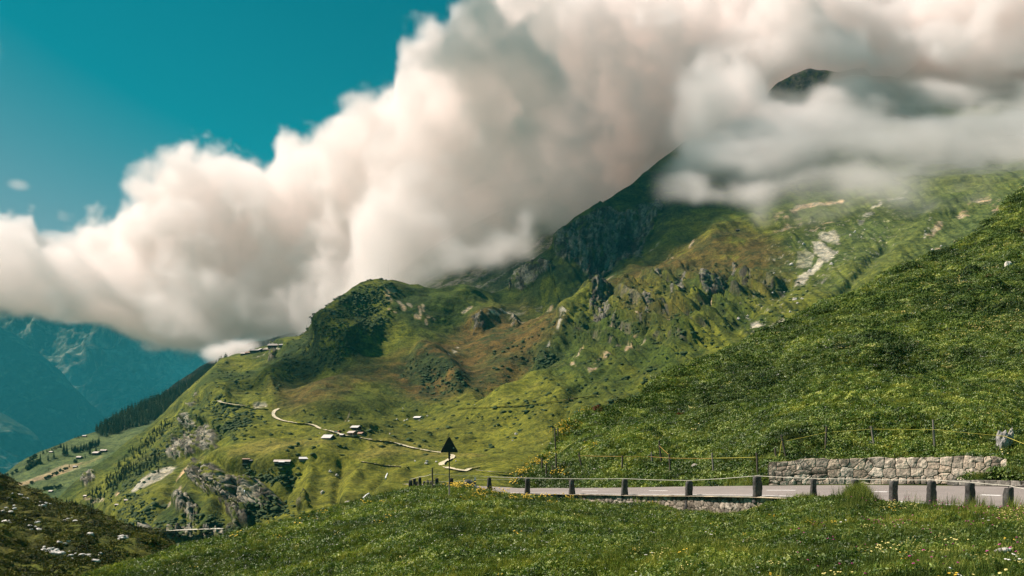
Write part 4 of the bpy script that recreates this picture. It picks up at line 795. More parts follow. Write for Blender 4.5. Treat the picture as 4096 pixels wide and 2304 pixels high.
# ================================================================ HUTS AND BARNS
DK = (.045, .032, .022); BR_ = (.12, .07, .04); GY = (.16, .14, .12)
WH = (.62, .58, .54); PK = (.55, .47, .41); RS = (.38, .24, .17); SL = (.26, .24, .22)
def hut(px, py, wpx, label, yaw=0., rf=WH, wl=DK, dep=.7, hw=.32, pitch=.45, land=main, name='alpine_hut', chimney=0, storeys=1, base=1, cat='hut', group=None, two=True, lean_to=0):
    g = land.at(px, py); d = g.y; g = P(px, py, d); W = wpx / F * d; D = W * dep; h = max(1.6, W * hw); r_ = D / 2 * math.tan(pitch)
    e = empty(name, g + Vector((0, D * .3, -.2)), yaw); tag(e, label, cat, group)
    mb = MB(); x, y = W / 2, D / 2; z0 = -1.5
    mb.add([(-x, -y, z0), (x, -y, z0), (x, y, z0), (-x, y, z0), (-x, -y, h), (x, -y, h), (x, y, h), (-x, y, h), (-x, 0, h + r_), (x, 0, h + r_)],
           [(0, 1, 5, 4), (1, 2, 6, 9, 5), (2, 3, 7, 6), (3, 0, 4, 8, 7), (4, 5, 9, 8), (6, 7, 8, 9)], wl); mb.build('wall', M_HUTWOOD, e)
    o = .09 * D + .3; mb = MB(); t = .18; zz = h - o * math.tan(pitch) + .05; X_ = x + .06 * W
    A_ = [(-X_, -y - o, zz), (X_, -y - o, zz), (X_, 0, h + r_ + .08), (-X_, 0, h + r_ + .08), (-X_, y + o, zz), (X_, y + o, zz)]
    B_ = [(a, b, c + t) for a, b, c in A_]
    mb.add(A_ + B_, [(6, 7, 8, 9), (9, 8, 11, 10), (0, 3, 2, 1), (3, 4, 5, 2), (0, 1, 7, 6), (4, 10, 11, 5), (1, 2, 8, 7), (2, 5, 11, 8), (0, 6, 9, 3), (3, 9, 10, 4)], rf); mb.build('roof', M_ROOF, e)
    if base:
        mb = MB(); mb.box((0, 0, .1), (W * 1.02, D * 1.02, .9), col=(.30, .27, .23)); mb.build('stone_base', M_STONE, e)
    mb = MB(); mb.box((W * .18, -y - .03, .5 + h * .28), (W * .12, .08, h * .6), col=(.02, .015, .012)); mb.build('door', M_HUTWOOD, e)
    for k in ([-.28, -.1, .36] if W > 6 else [-.2]):
        for s_ in range(storeys):
            mb = MB(); mb.box((W * k, -y - .03, h * (.45 if storeys == 1 else .3 + .42 * s_)), (W * .07, .08, h * .2), col=(.30, .30, .28) if wl != DK else (.09, .10, .10)); mb.build('window', M_PLAIN, e)
    if chimney:
        mb = MB(); mb.box((W * .15, D * .12, h + r_ + .3), (.6, .6, 1.8), col=(.2, .17, .15)); mb.build('chimney', M_STONE, e)
    if lean_to:
        mb = MB(); q = W * .18; mb.add([(-q, -y - D * .45, z0), (q, -y - D * .45, z0), (q, -y - .05, z0), (-q, -y - .05, z0), (-q, -y - D * .45, h * .62), (q, -y - D * .45, h * .62), (q, -y - .05, h * .98), (-q, -y - .05, h * .98)],
            [(0, 1, 5, 4), (1, 2, 6, 5), (3, 0, 4, 7), (2, 3, 7, 6), (4, 5, 6, 7)], wl); mb.build('annex_wall', M_HUTWOOD, e)
        mb = MB(); a_ = [(-q * 1.1, -y - D * .5, h * .62 + .05), (q * 1.1, -y - D * .5, h * .62 + .05), (q * 1.1, -y - .1, h + .06), (-q * 1.1, -y - .1, h + .06)]; mb.add(a_ + [(a, b, c + .15) for a, b, c in a_], [(4, 5, 6, 7), (3, 2, 1, 0), (0, 1, 5, 4), (1, 2, 6, 5), (2, 3, 7, 6), (3, 0, 4, 7)], (.72, .70, .68)); mb.build('annex_roof', M_ROOF, e)
    return e
R = math.radians
hut(1312, 1757, 40, 'large barn with broad pale metal roof, lowest building beside the gravel track', R(-22), WH, DK, .85, .2, .55, name='barn', cat='barn')
hut(1369, 1748, 16, 'tiny dark shed with pale roof at the track edge, between barn and farmhouses', R(-25), WH, DK, .9, .6, .4, name='shed', cat='shed')
hut(1408, 1742, 30, 'brown farmhouse with pale roof right above the track, front one of three', R(-28), PK, BR_, .8, .42, .45, storeys=2, name='farmhouse', cat='farmhouse')
hut(1423, 1722, 34, 'farmhouse with the highest pale roof behind the front farmhouse', R(-25), WH, DK, .75, .4, .45, storeys=2, name='farmhouse', cat='farmhouse')
hut(1443, 1740, 24, 'small outbuilding with rusty pink roof on the right of the farmhouses', R(-30), RS, DK, .8, .3, .45, name='outbuilding', cat='outbuilding')
hut(1671, 1678, 27, 'lone dark hut with bright white roof high on the pasture, right of the farm', R(-20), (.7, .68, .65), (.025, .025, .022), .9, .3, .4)
hut(983, 1856, 27, 'dark two storey wooden house on the plateau edge with chimney', R(8), RS, DK, .8, .75, .2, storeys=2, chimney=1, name='wooden_house', cat='house')
hut(1003, 1848, 12, 'small dark shed right behind the two storey wooden house', R(5), SL, DK, .8, .6, .3, name='shed', cat='shed', base=0)
hut(1128, 1853, 60, 'long low barn with pale pinkish roof and a white lean-to in front, on the plateau', R(4), (.66, .56, .50), DK, .34, .14, .5, name='barn', cat='barn', lean_to=1)
hut(1214, 1843, 34, 'small barn with white roof, rightmost building on the plateau', R(8), (.72, .70, .67), DK, .6, .28, .5, name='barn', cat='barn')
hut(2952, 925, 15, 'tiny dark hut alone on the high brown shoulder of the mountain', R(0), SL, DK, .7, .45, .3, base=0)
for a in [(972, 1421, 18, 'leftmost hut of the hamlet on the spur, with pale flat roof', -5, PK, DK, .8, .4), (994, 1419, 24, 'hut with brownish red roof, second from left in the hamlet', -8, (.26, .16, .11), BR_, .8, .35), (1019, 1412, 36, 'large slate roofed chalet in the left half of the hamlet', -6, SL, DK, .6, .3),
          (1042, 1407, 20, 'steep gabled hut with one white roof side in the middle of the hamlet', -42, WH, DK, 1., .45), (1064, 1404, 24, 'low brown roofed hut right of the gabled one in the hamlet', -10, (.22, .17, .14), BR_, .6, .25), (1085, 1399, 18, 'narrow hut with pale roof in front of the biggest hamlet chalet', -6, PK, DK, .5, .25),
          (1094, 1391, 42, 'biggest chalet of the hamlet with weathered grey roof', -8, (.30, .27, .24), DK, .7, .24), (1128, 1385, 23, 'small grey hut at the upper right end of the hamlet', -12, (.32, .30, .28), DK, .8, .25)]:
    hut(a[0], a[1], a[2], a[3], R(a[4]), a[5], a[6], a[7], a[8], name='chalet', cat='chalet', group='chalets of the hamlet on the spur')
for a in [(337, 1748, 14, 'tiny hut on the skyline among the spruces of the meadow slope', vs), (204, 1812, 14, 'small hut above the pale mown field, left of the big spruce pair', vs), (316, 1835, 20, 'white roofed barn above the hay meadow, left of two larger barns', vs), (384, 1820, 27, 'grey roofed barn, left one of the two larger barns on the meadow slope', vs), (413, 1809, 22, 'grey roofed barn, upper right one of the two larger barns', vs),
          (300, 1871, 15, 'little white roofed hut by the hedge below the mown field', vs), (203, 1970, 17, 'low hut just above the brown hummock crest', vs), (341, 1988, 15, 'hut in the spruces below the rocky outcrop', main), (467, 2024, 15, 'small brown roofed hut in the valley clearing', main), (506, 2006, 18, 'flat pale roofed hut in the valley, right of the brown roofed one', main), (506, 1709, 13, 'little hut in the bright clearing below the spruce ridge', vs)]:
    hut(a[0], a[1], a[2], a[3], R(random.uniform(-20, 5)), random.choice([PK, (.45, .40, .36)]) if a[2] < 18 else PK, DK, .7, .35, land=a[4], name='hay_barn', cat='barn', group='hay barns in the valley', base=0)
# ---- utility poles, small vehicles by the farm
def pole(px, py, hpx, label, land=main, frame=0):
    g = land.at(px, py); hgt = hpx / F * g.y; e = empty('utility_pole', g); tag(e, label, 'pole'); mb = MB()
    mb.tube([(0, 0, -1), (0, 0, hgt)], .16, 6, (.10, .08, .06)); mb.build('post', M_WOOD, e)
    mb = MB(); mb.box((0, 0, hgt * .9), (1.6, .15, .15), col=(.09, .07, .05)); mb.build('crossarm', M_WOOD, e)
    if frame:
        mb = MB(); mb.tube([(-2.4, 0, -1), (0, 0, hgt)], .14, 6, (.10, .08, .06)); mb.build('brace', M_WOOD, e); mb = MB(); mb.tube([(2.4, 0, -1), (0, 0, hgt)], .14, 6, (.10, .08, .06)); mb.build('brace', M_WOOD, e)
pole(1154, 1830, 18, 'thin pole standing behind the long plateau barn'); pole(1027, 1861, 20, 'thin pole on the plateau between wooden house and long barn'); pole(196, 1893, 20, 'wooden trestle pylon in the pale mown field', vs, 1); pole(161, 1907, 14, 'thin pole left of the trestle pylon', vs)
def car(px, py, yaw, body, label):
    g = main.at(px, py); e = empty('parked_car', g + Vector((0, 0, .3)), yaw); tag(e, label, 'car')
    mb = MB(); mb.box((0, 0, .75), (4.3, 1.8, .65), taper=.97, col=body); mb.box((-.2, 0, 1.3), (2.5, 1.65, .55), taper=.78, col=body); mb.build('body', M_METAL, e)
    mb = MB(); mb.box((-.2, -.0, 1.28), (2.3, 1.70, .32), taper=.84, col=(.02, .025, .03)); mb.build('window', M_METAL, e)
    for x in (-1.35, 1.35):
        for y in (-.85, .85):
            mb = MB(); mb.tube([(x, y - .1, .4), (x, y + .1, .4)], .34, 10, (.02, .02, .02)); mb.build('wheel', M_METAL, e)
car(1345, 1731, .2, (.6, .62, .65), 'white car parked on the track left of the farmhouses'); car(1357, 1727, .8, (.35, .05, .03), 'dark red car parked beside the white one above the track')
# ================================================================ TRACKS draped on the ground
def track(name, pts, width, colr, label, lift=.5, land=main, n=10, cat='track', kind='structure', mat=None):
    dense = []
    for (x0, y0), (x1, y1) in zip(pts, pts[1:]):
        m = max(2, int(math.hypot(x1 - x0, y1 - y0) / 5)); dense += [(x0 + (x1 - x0) * k / m, y0 + (y1 - y0) * k / m) for k in range(m)]
    dense.append(pts[-1])
    for _ in range(2): dense = [dense[0]] + [((a[0] + 2 * b[0] + c[0]) / 4, (a[1] + 2 * b[1] + c[1]) / 4) for a, b, c in zip(dense, dense[1:], dense[2:])] + [dense[-1]]
    g = smooth([land.ray_at(x, y) for x, y in dense], 4); co = []
    for i, p in enumerate(g):
        t = (g[min(i + 1, len(g) - 1)] - g[max(i - 1, 0)]); t.z = 0; t.normalize(); s_ = Vector((-t.y, t.x, 0))
        ww = width * (1 + .15 * math.sin(i * .7)) * (max(.25, 1))
        co += [p - s_ * ww / 2 + Vector((0, 0, lift)), p + Vector((0, 0, lift + .05)), p + s_ * ww / 2 + Vector((0, 0, lift))]
        for k in (-3, -1):                # keep the edges on the slope
            q = co[k]; sx_, sy_ = CX + F * q.x / q.y, HY - F * q.z / q.y; v = land.at(sx_, sy_)
            q.z = q.z * .5 + .5 * max(q.z, min(v.z + lift, q.z + 1.2))
    co = np.array([c[:] for c in co]); n = len(g); i_ = np.arange(n * 3).reshape(n, 3); q = np.stack([i_[:-1, :-1], i_[1:, :-1], i_[1:, 1:], i_[:-1, 1:]], -1).reshape(-1, 4)
    o = mesh_np(name, co, q, mat or M_TRACK, np.tile(np.array(colr), (len(co), 1))); return tag(o, label, cat, None, kind)
M_TRACK = mat_terrain('gravel_track', .2, 1.5, .2, .85, 1.12)
TC = (.60, .54, .44)
track('gravel_track', [(1118, 1636), (1098, 1644), (1088, 1654), (1092, 1668), (1112, 1679), (1137, 1687), (1193, 1696), (1240, 1699), (1258, 1703), (1274, 1715), (1300, 1722), (1331, 1729), (1374, 1744), (1430, 1752), (1493, 1763), (1574, 1772), (1610, 1783), (1649, 1794), (1736, 1810), (1786, 1816), (1812, 1822), (1817, 1828), (1800, 1840), (1766, 1854), (1760, 1862), (1775, 1870), (1810, 1879), (1861, 1888)], 4.2, TC, 'pale gravel track winding past the farm', .7)
track('gravel_track', [(1861, 1888), (1875, 1880), (1895, 1875), (1917, 1871)], 3.5, TC, None, .7)
track('gravel_track', [(876, 1612), (874, 1618), (915, 1626), (960, 1632), (1062, 1638)], 5., TC, None, 3.)
track('footpath', [(1830, 1640), (1955, 1634), (2098, 1628), (2222, 1611), (2311, 1597), (2390, 1588)], 1.8, (.34, .27, .17), None, 1.2)
track('footpath', [(1440, 1847), (1500, 1857), (1570, 1866), (1630, 1867)], 2., (.30, .27, .2), None, .4)
track('valley_road', [(590, 2179), (700, 2172), (800, 2168), (905, 2164)], 7, (.55, .54, .52), None, 9)
tag(track('dry_stone_line', [(1898, 1889), (1950, 1894), (2000, 1898), (2046, 1903)], 1.4, (.42, .40, .34), 'pale dry stone wall line at the end of the track', 1.2, kind=None, cat='stone wall'))
# ---- streams / waterfalls
mW, nt, bs = material('white_water', .4, .5); bs.inputs['Base Color'].default_value = (.8, .82, .82, 1)
def fall_(pts, w, label):
    mb = MB(); ps = [main.ray_at(x, y) + Vector((0, -3.5, 0)) for x, y in pts]; mb.tube(ps, [w * (.7 + .3 * (i % 2)) for i in range(len(ps))], 6, (.8, .8, .8)); tag(mb.build('waterfall', mW, None, True), label, 'waterfall', None, 'structure')
fall_([(984, 1952), (983, 1962), (983, 1974), (981, 1988), (980, 2004)], .55, 'thin upper waterfall in the grey cliff'); fall_([(977, 2018), (978, 2030), (976, 2044), (974, 2060)], .5, 'thin lower waterfall in the grey cliff')
fall_([(1553, 1893), (1549, 1901), (1545, 1913)], .8, 'short white cascade in the upper gully'); fall_([(1480, 1973), (1470, 1980), (1455, 1993)], .9, 'short white cascade in the lower gully')

# ================================================================ SPRUCES
mT, nt, bs = material('spruce_needles', .9, .1); oi = nt.nodes.new('ShaderNodeObjectInfo'); n_ = noise_node(nt, .9, 4, .7, geo_pos(nt))
c_ = ramp(nt, n_.outputs[0], [(.3, (.020, .034, .016)), (.7, (.066, .092, .038))]); c2 = ramp(nt, oi.outputs['Random'], [(0, (.75, .8, .8)), (1, (1.25, 1.2, 1.1))])
nt.links.new(mixc(nt, c_.outputs[0], c2.outputs[0], 1., 'MULTIPLY'), bs.inputs['Base Color'])
mL, nt, bs = material('shrub_leaves', .85, .15); oi = nt.nodes.new('ShaderNodeObjectInfo'); n_ = noise_node(nt, .8, 4, .7, geo_pos(nt))
c_ = ramp(nt, n_.outputs[0], [(.3, (.020, .038, .012)), (.7, (.055, .090, .026))]); nt.links.new(c_.outputs[0], bs.inputs['Base Color'])
def spruce_arrays(h, w, seed, tiers=8, sp=9):
    r = random.Random(seed); v = []; f = []
    for k in range(tiers):
        t = k / (tiers - 1); z0 = h * (.08 + .80 * t); rad = w / 2 * (1 - t) ** .85 * r.uniform(.85, 1.12) + .02 * h; top = min(h, z0 + h * .22 * (1 - t * .3)); n = len(v); off = r.uniform(0, 6)
        v.append((0, 0, top))
        for j in range(sp):
            for half in (0, 1):
                a = off + 2 * math.pi * (j + half * .5) / sp; q = rad * (r.uniform(.85, 1.2) if half == 0 else r.uniform(.45, .62)); v.append((math.cos(a) * q, math.sin(a) * q, z0 - (h * .035 if half == 0 else -h * .02) + r.uniform(-.01, .01) * h))
        m = sp * 2
        for j in range(m): f.append((n, n + 1 + j, n + 1 + (j + 1) % m))
    v += [(0, 0, h * .9), (.01 * h, 0, h), (-.01 * h, 0, h)]; 
    return v, f
def spruce_mesh(seed, w=.34):
    v, f = spruce_arrays(1, w, seed); b = MB(); b.add(v, f); 
    return b.mesh('spruce_crown', mT, False)
mtr = MB(); mtr.tube([(0, 0, -.06), (0, 0, .30)], [.022, .015], 6, (.07, .05, .04)); TRUNK = mtr.mesh('spruce_trunk', M_WOOD)
SP = [spruce_mesh(k, w) for k, w in ((1, .36), (2, .30), (3, .42), (4, .33))]
def round_tree_mesh(seed):
    r = np.random.default_rng(seed); b = MB()
    for k in range(70):
        u = r.normal(size=3); u /= np.linalg.norm(u); rad = r.uniform(.25, .5) ; c = np.array([u[0] * rad * .8, u[1] * rad * .8, .55 + u[2] * rad * .85]); s = r.uniform(.09, .17); q = []
        a, bb = r.normal(size=3), r.normal(size=3); a /= np.linalg.norm(a); bb = np.cross(a, bb); bb /= np.linalg.norm(bb); cc = np.cross(a, bb)
        q = [c + a * s, c + bb * s, c - a * s, c - bb * s, c + cc * s * .7, c - cc * s * .7]
        b.add(q, [(0, 1, 4), (1, 2, 4), (2, 3, 4), (3, 0, 4), (1, 0, 5), (2, 1, 5), (3, 2, 5), (0, 3, 5)])
    return b.mesh('tree_crown', mL)
RT = [round_tree_mesh(k) for k in range(3)]
rt = random.Random(3); N_SPR = [0]
def tree(px, py, hpx, label, land, group=None, kind='spruce', parts=True):
    g = land.at(px, py); h = hpx / F * g.y
    e = empty('spruce_tree' if kind == 'spruce' else 'leafy_tree', g, rt.uniform(0, 6)); e.scale = (h,) * 3; tag(e, label, 'spruce' if kind == 'spruce' else 'tree', group)
    o = bpy.data.objects.new('crown', rt.choice(SP if kind == 'spruce' else RT)); C.objects.link(o); o.parent = e
    if kind != 'spruce': o.scale = (1, 1, .9)
    o = bpy.data.objects.new('trunk', TRUNK); C.objects.link(o); o.parent = e; N_SPR[0] += 1
for x, y, h, l in [(159, 1857, 46, 'tall spruce at the right end of the leafy clump, far left meadow slope'), (191, 1845, 27, 'lone spruce with a shadow, left of two on the green patch above the mown field'), (217, 1833, 28, 'lone broad spruce right of another on the green patch above the mown field'),
                   (255, 1822, 52, 'huge dense spruce, left of the pair on the meadow slope'), (267, 1822, 50, 'huge dense spruce, right of the pair on the meadow slope'), (361, 1819, 38, 'spruce just left of the two grey roofed barns'), (383, 1812, 33, 'slender spruce right behind the grey roofed barn'),
                   (275, 1870, 19, 'small spruce beside the little white roofed hut'), (187, 1960, 24, 'pointed spruce above the hummock crest, left of the low hut'), (205, 1958, 20, 'spruce right of the pointed one above the hummock crest'), (152, 1958, 14, 'small tree just left of the spruce pair above the hummock'), (234, 1950, 16, 'end spruce of the little row above the hummock')]:
    tree(x, y, h, l, vs)
for x, y, h, l in [(127, 1938, 17, 'round lone tree left of the hedge'), (300, 1853, 20, 'round pale leafy tree above the little hut'), (120, 1872, 22, 'round leafy tree at the lower end of the clump at far left')]: tree(x, y, h, l, vs, kind='r')
for x, y, h, l in [(632, 1892, 34, 'dark spruce standing alone on the green slope above the grey scree'), (598, 1884, 20, 'small spruce left of the lone one above the scree'), (445, 2010, 18, 'spruce beside the brown roofed hut in the valley'), (420, 2020, 20, 'spruce left of the valley huts')]: tree(x, y, h, l, main)
def rp(poly, n, seed):
    r = random.Random(seed); p = np.array(poly, float); out = []
    while len(out) < n:
        x = r.uniform(p[:, 0].min(), p[:, 0].max()); y = r.uniform(p[:, 1].min(), p[:, 1].max())
        if poly_sd(np.array([x]), np.array([y]), poly)[0] > 0: out.append((x, y))
    return out
G1 = 'spruces in rows on the meadow slope'
for a, b, n, h in [((285, 1810), (355, 1800), 14, 36), ((205, 1800), (250, 1790), 8, 20), ((298, 1755), (325, 1752), 5, 13), ((355, 1795), (395, 1780), 8, 34), ((165, 1815), (198, 1805), 6, 16), ((325, 1835), (345, 1830), 4, 16)]:
    for k in range(n): tree(a[0] + (b[0] - a[0]) * (k + rt.random()) / n, a[1] + (b[1] - a[1]) * k / n + rt.uniform(-4, 4), h * rt.uniform(.75, 1.1), 'dark spruce standing in a tight row on the far meadow slope', vs, G1)
G2 = 'leafy trees along the hedges of the meadow slope'
for a, b, n, h in [((180, 1920), (205, 1905), 5, 14), ((205, 1905), (270, 1875), 12, 13), ((175, 1960), (250, 1945), 10, 13), ((105, 1880), (155, 1850), 14, 20), ((108, 1850), (150, 1825), 7, 16), ((20, 1905), (75, 1880), 6, 12)]:
    for k in range(n): tree(a[0] + (b[0] - a[0]) * (k + rt.random()) / n, a[1] + (b[1] - a[1]) * k / n + rt.uniform(-4, 4), h * rt.uniform(.75, 1.15), 'leafy tree in a hedge row on the far meadow slope', vs, G2, 'r')
G3 = 'spruces climbing the near valley slope'
for poly, n, h in [([(330, 2000), (420, 1925), (520, 1800), (600, 1735), (690, 1660), (700, 1690), (620, 1780), (520, 1890), (450, 1970), (380, 2015)], 95, 24), ([(420, 1935), (540, 1860), (640, 1815), (676, 1820), (640, 1860), (540, 1910), (430, 1965)], 66, 25), ([(480, 1990), (600, 1955), (560, 2080), (500, 2090)], 12, 17),
                   ([(560, 1760), (660, 1680), (690, 1700), (600, 1790)], 14, 20), ([(236, 2010), (330, 2010), (380, 2030), (330, 2060), (250, 2030)], 14, 24), ([(840, 2010), (900, 2040), (880, 2080), (840, 2060)], 6, 14)]:
    for x, y in sorted(rp(poly, n, int(poly[0][0])), key=lambda p: p[1]): tree(x, y, h * rt.uniform(.65, 1.15), 'dark spruce in the belt of trees climbing the near valley slope', main, G3)
# the dense forest on the ridge reads as one mass
def spruce_mass(name, polys, land, label, hpx, step, seed, crest_only=None):
    v = []; f = []; r = random.Random(seed)
    tmpl = [spruce_arrays(1, w, k, 5, 6) for k, w in ((11, .36), (12, .30), (13, .40))]
    for poly, n in polys:
        for x, y in rp(poly, n, seed):
            g = land.at(x, y); h = hpx * r.uniform(.7, 1.15) / F * g.y; tv, tf = r.choice(tmpl); a = r.uniform(0, 6); ca, sa = math.cos(a), math.sin(a); k = len(v)
            v += [(g.x + (p[0] * ca - p[1] * sa) * h, g.y + (p[0] * sa + p[1] * ca) * h, g.z + p[2] * h - .3) for p in tv]; f += [(i + k, j + k, m + k) for i, j, m in tf]
    me = bpy.data.meshes.new(name); me.from_pydata(v, [], f); me.materials.append(mT); o = bpy.data.objects.new(name, me); C.objects.link(o); return tag(o, label, 'forest', None, 'stuff')
spruce_mass('spruce_forest', [([(378, 1728), (488, 1662), (648, 1592), (762, 1537), (860, 1482), (905, 1440), (905, 1500), (760, 1612), (600, 1692), (500, 1722), (420, 1752)], 900), ([(378, 1728), (488, 1660), (648, 1590), (762, 1535), (860, 1478), (905, 1438), (905, 1450), (862, 1490), (762, 1549), (650, 1604), (490, 1674), (382, 1738)], 170)], vs, 'dense dark spruce forest covering the far ridge', 40, 0, 5)
spruce_mass('ridge_forest', [([(600, 1640), (700, 1540), (800, 1480), (900, 1430), (1000, 1375), (1100, 1358), (1200, 1332), (1200, 1360), (1000, 1420), (800, 1520), (650, 1640)], 700)], wd, 'blue distant spruces on the wooded ridge', 16, 0, 6)
spruce_mass('spruce_thicket', [([(330, 2000), (420, 1925), (520, 1800), (600, 1735), (690, 1660), (700, 1690), (620, 1780), (520, 1890), (450, 1970), (380, 2015)], 230), ([(420, 1935), (540, 1860), (640, 1815), (676, 1820), (640, 1860), (540, 1910), (430, 1965)], 130), ([(236, 2010), (330, 2010), (380, 2030), (330, 2060), (250, 2030)], 40)], main, 'smaller dark spruces filling the tree belts of the near valley slope', 17, 0, 8)
# shrubs: alder and juniper thickets as ground cover
def shrub_mass(name, polys, land, label, smin, smax, seed, mat=None, flat=.7):
    r = np.random.default_rng(seed); V = []; Fc = []; k = 0
    oct_ = np.array([(1, 0, 0), (0, 1, 0), (-1, 0, 0), (0, -1, 0), (0, 0, 1), (0, 0, -.3), (.7, .7, .5), (-.7, .7, .5), (-.7, -.7, .5), (.7, -.7, .5)]); of = [(0, 6, 4), (6, 1, 4), (1, 7, 4), (7, 2, 4), (2, 8, 4), (8, 3, 4), (3, 9, 4), (9, 0, 4), (0, 1, 6), (1, 2, 7), (2, 3, 8), (3, 0, 9)]
    for poly, n in polys:
        for x, y in rp(poly, n, seed + n):
            x += r.normal(0, 26); y += r.normal(0, 13); g = np.array(land.at(x, y)) + r.normal(0, .8, 3) * (1, 1, 0); s = r.uniform(smin, smax) * (1 if r.random() > .15 else 1.5)
            V.append(oct_ * (s * r.uniform(.8, 1.3), s * r.uniform(.8, 1.3), s * flat * r.uniform(.7, 1.2)) * r.uniform(.72, 1.25, (10, 1)) + g); Fc += [tuple(i + k for i in t) for t in of]; k += 10
    o = mesh_np(name, np.concatenate(V), np.array(Fc), mat or mL, smooth=False); return tag(o, label, 'shrubs', None, 'stuff')
shrub_mass('alder_thicket', [([(1204, 1350), (1268, 1262), (1386, 1180), (1513, 1122), (1580, 1130), (1520, 1290), (1440, 1400), (1300, 1470), (1150, 1530), (1080, 1490)], 1200), ([(1440, 1290), (1520, 1260), (1520, 1310), (1460, 1310)], 90), ([(1640, 1440), (1720, 1425), (1850, 1480), (1880, 1560), (1760, 1590), (1620, 1500)], 210),
    ([(830, 1600), (1020, 1640), (1000, 1720), (900, 1760), (870, 1700)], 330), ([(590, 1870), (700, 1690), (800, 1600), (840, 1600), (760, 1690), (700, 1780), (600, 1900), (460, 2010), (450, 1990)], 420), ([(900, 2090), (1000, 2120), (900, 2170), (700, 2150), (620, 2120), (700, 2080), (800, 2060)], 200), ([(2110, 1460), (2200, 1400), (2240, 1420), (2150, 1500)], 70),
    ([(820, 1500), (900, 1450), (1080, 1480), (1100, 1560), (900, 1600), (800, 1560)], 160), ([(500, 1980), (640, 2000), (560, 2120), (480, 2100)], 160), ([(1180, 1890), (1130, 1950), (1050, 1920), (980, 1900), (1100, 1885)], 110), ([(1000, 2000), (1120, 2000), (1180, 2060), (1020, 2090)], 120), ([(2000, 1300), (2900, 1050), (3300, 1150), (2900, 1400), (2400, 1700), (1900, 1700)], 750), ([(1000, 1660), (1900, 1600), (2100, 1800), (1100, 1830)], 170), ([(2500, 1150), (2900, 1060), (2950, 1180), (2700, 1360), (2450, 1350), (2380, 1200)], 260)], main, 'dark alder and juniper shrubs spread over the slopes', .8, 2.9, 9)
print('trees', N_SPR, time.time() - T0)
# ================================================================ CLOUDS: real volumes on voxel grids, shaped with numpy
def lattice_noise(shape, vox, wl, rng, smooth_=True, ani=(1, 1, 1)):
    """value noise of wavelength wl (m) on a regular grid, by upsampling a coarse lattice axis by axis"""
    n = [int(s * vox / (wl * a)) + 5 for s, a in zip(shape, ani)]
    A_ = rng.uniform(-1, 1, n).astype(np.float32)
    for ax in range(3):
        t = (np.arange(shape[ax]) + .5) * vox / (wl * ani[ax]); i = t.astype(int); f = (t - i).astype(np.float32)
        sh = [1, 1, 1]; sh[ax] = -1; f = f.reshape(sh)      # quadratic B-spline: no creases along the axes
        A_ = np.take(A_, i, ax) * (.5 * (1 - f) ** 2) + np.take(A_, i + 1, ax) * (.5 + f * (1 - f)) + np.take(A_, i + 2, ax) * (.5 * f * f)
    return A_ * 1.75
def gfbm(shape, vox, wl, oct, rng, gain=.55, ani=(1, 1, 1), bil=False):
    r = np.zeros(shape, np.float32); a = 1; s = 0
    for o in range(oct):
        v = lattice_noise(shape, vox, wl / 2.0 ** o, rng, ani=ani)
        if bil: v = 1 - 2.2 * np.abs(v)
        r += a * v; s += a; a *= gain
    return r / s * 1.6
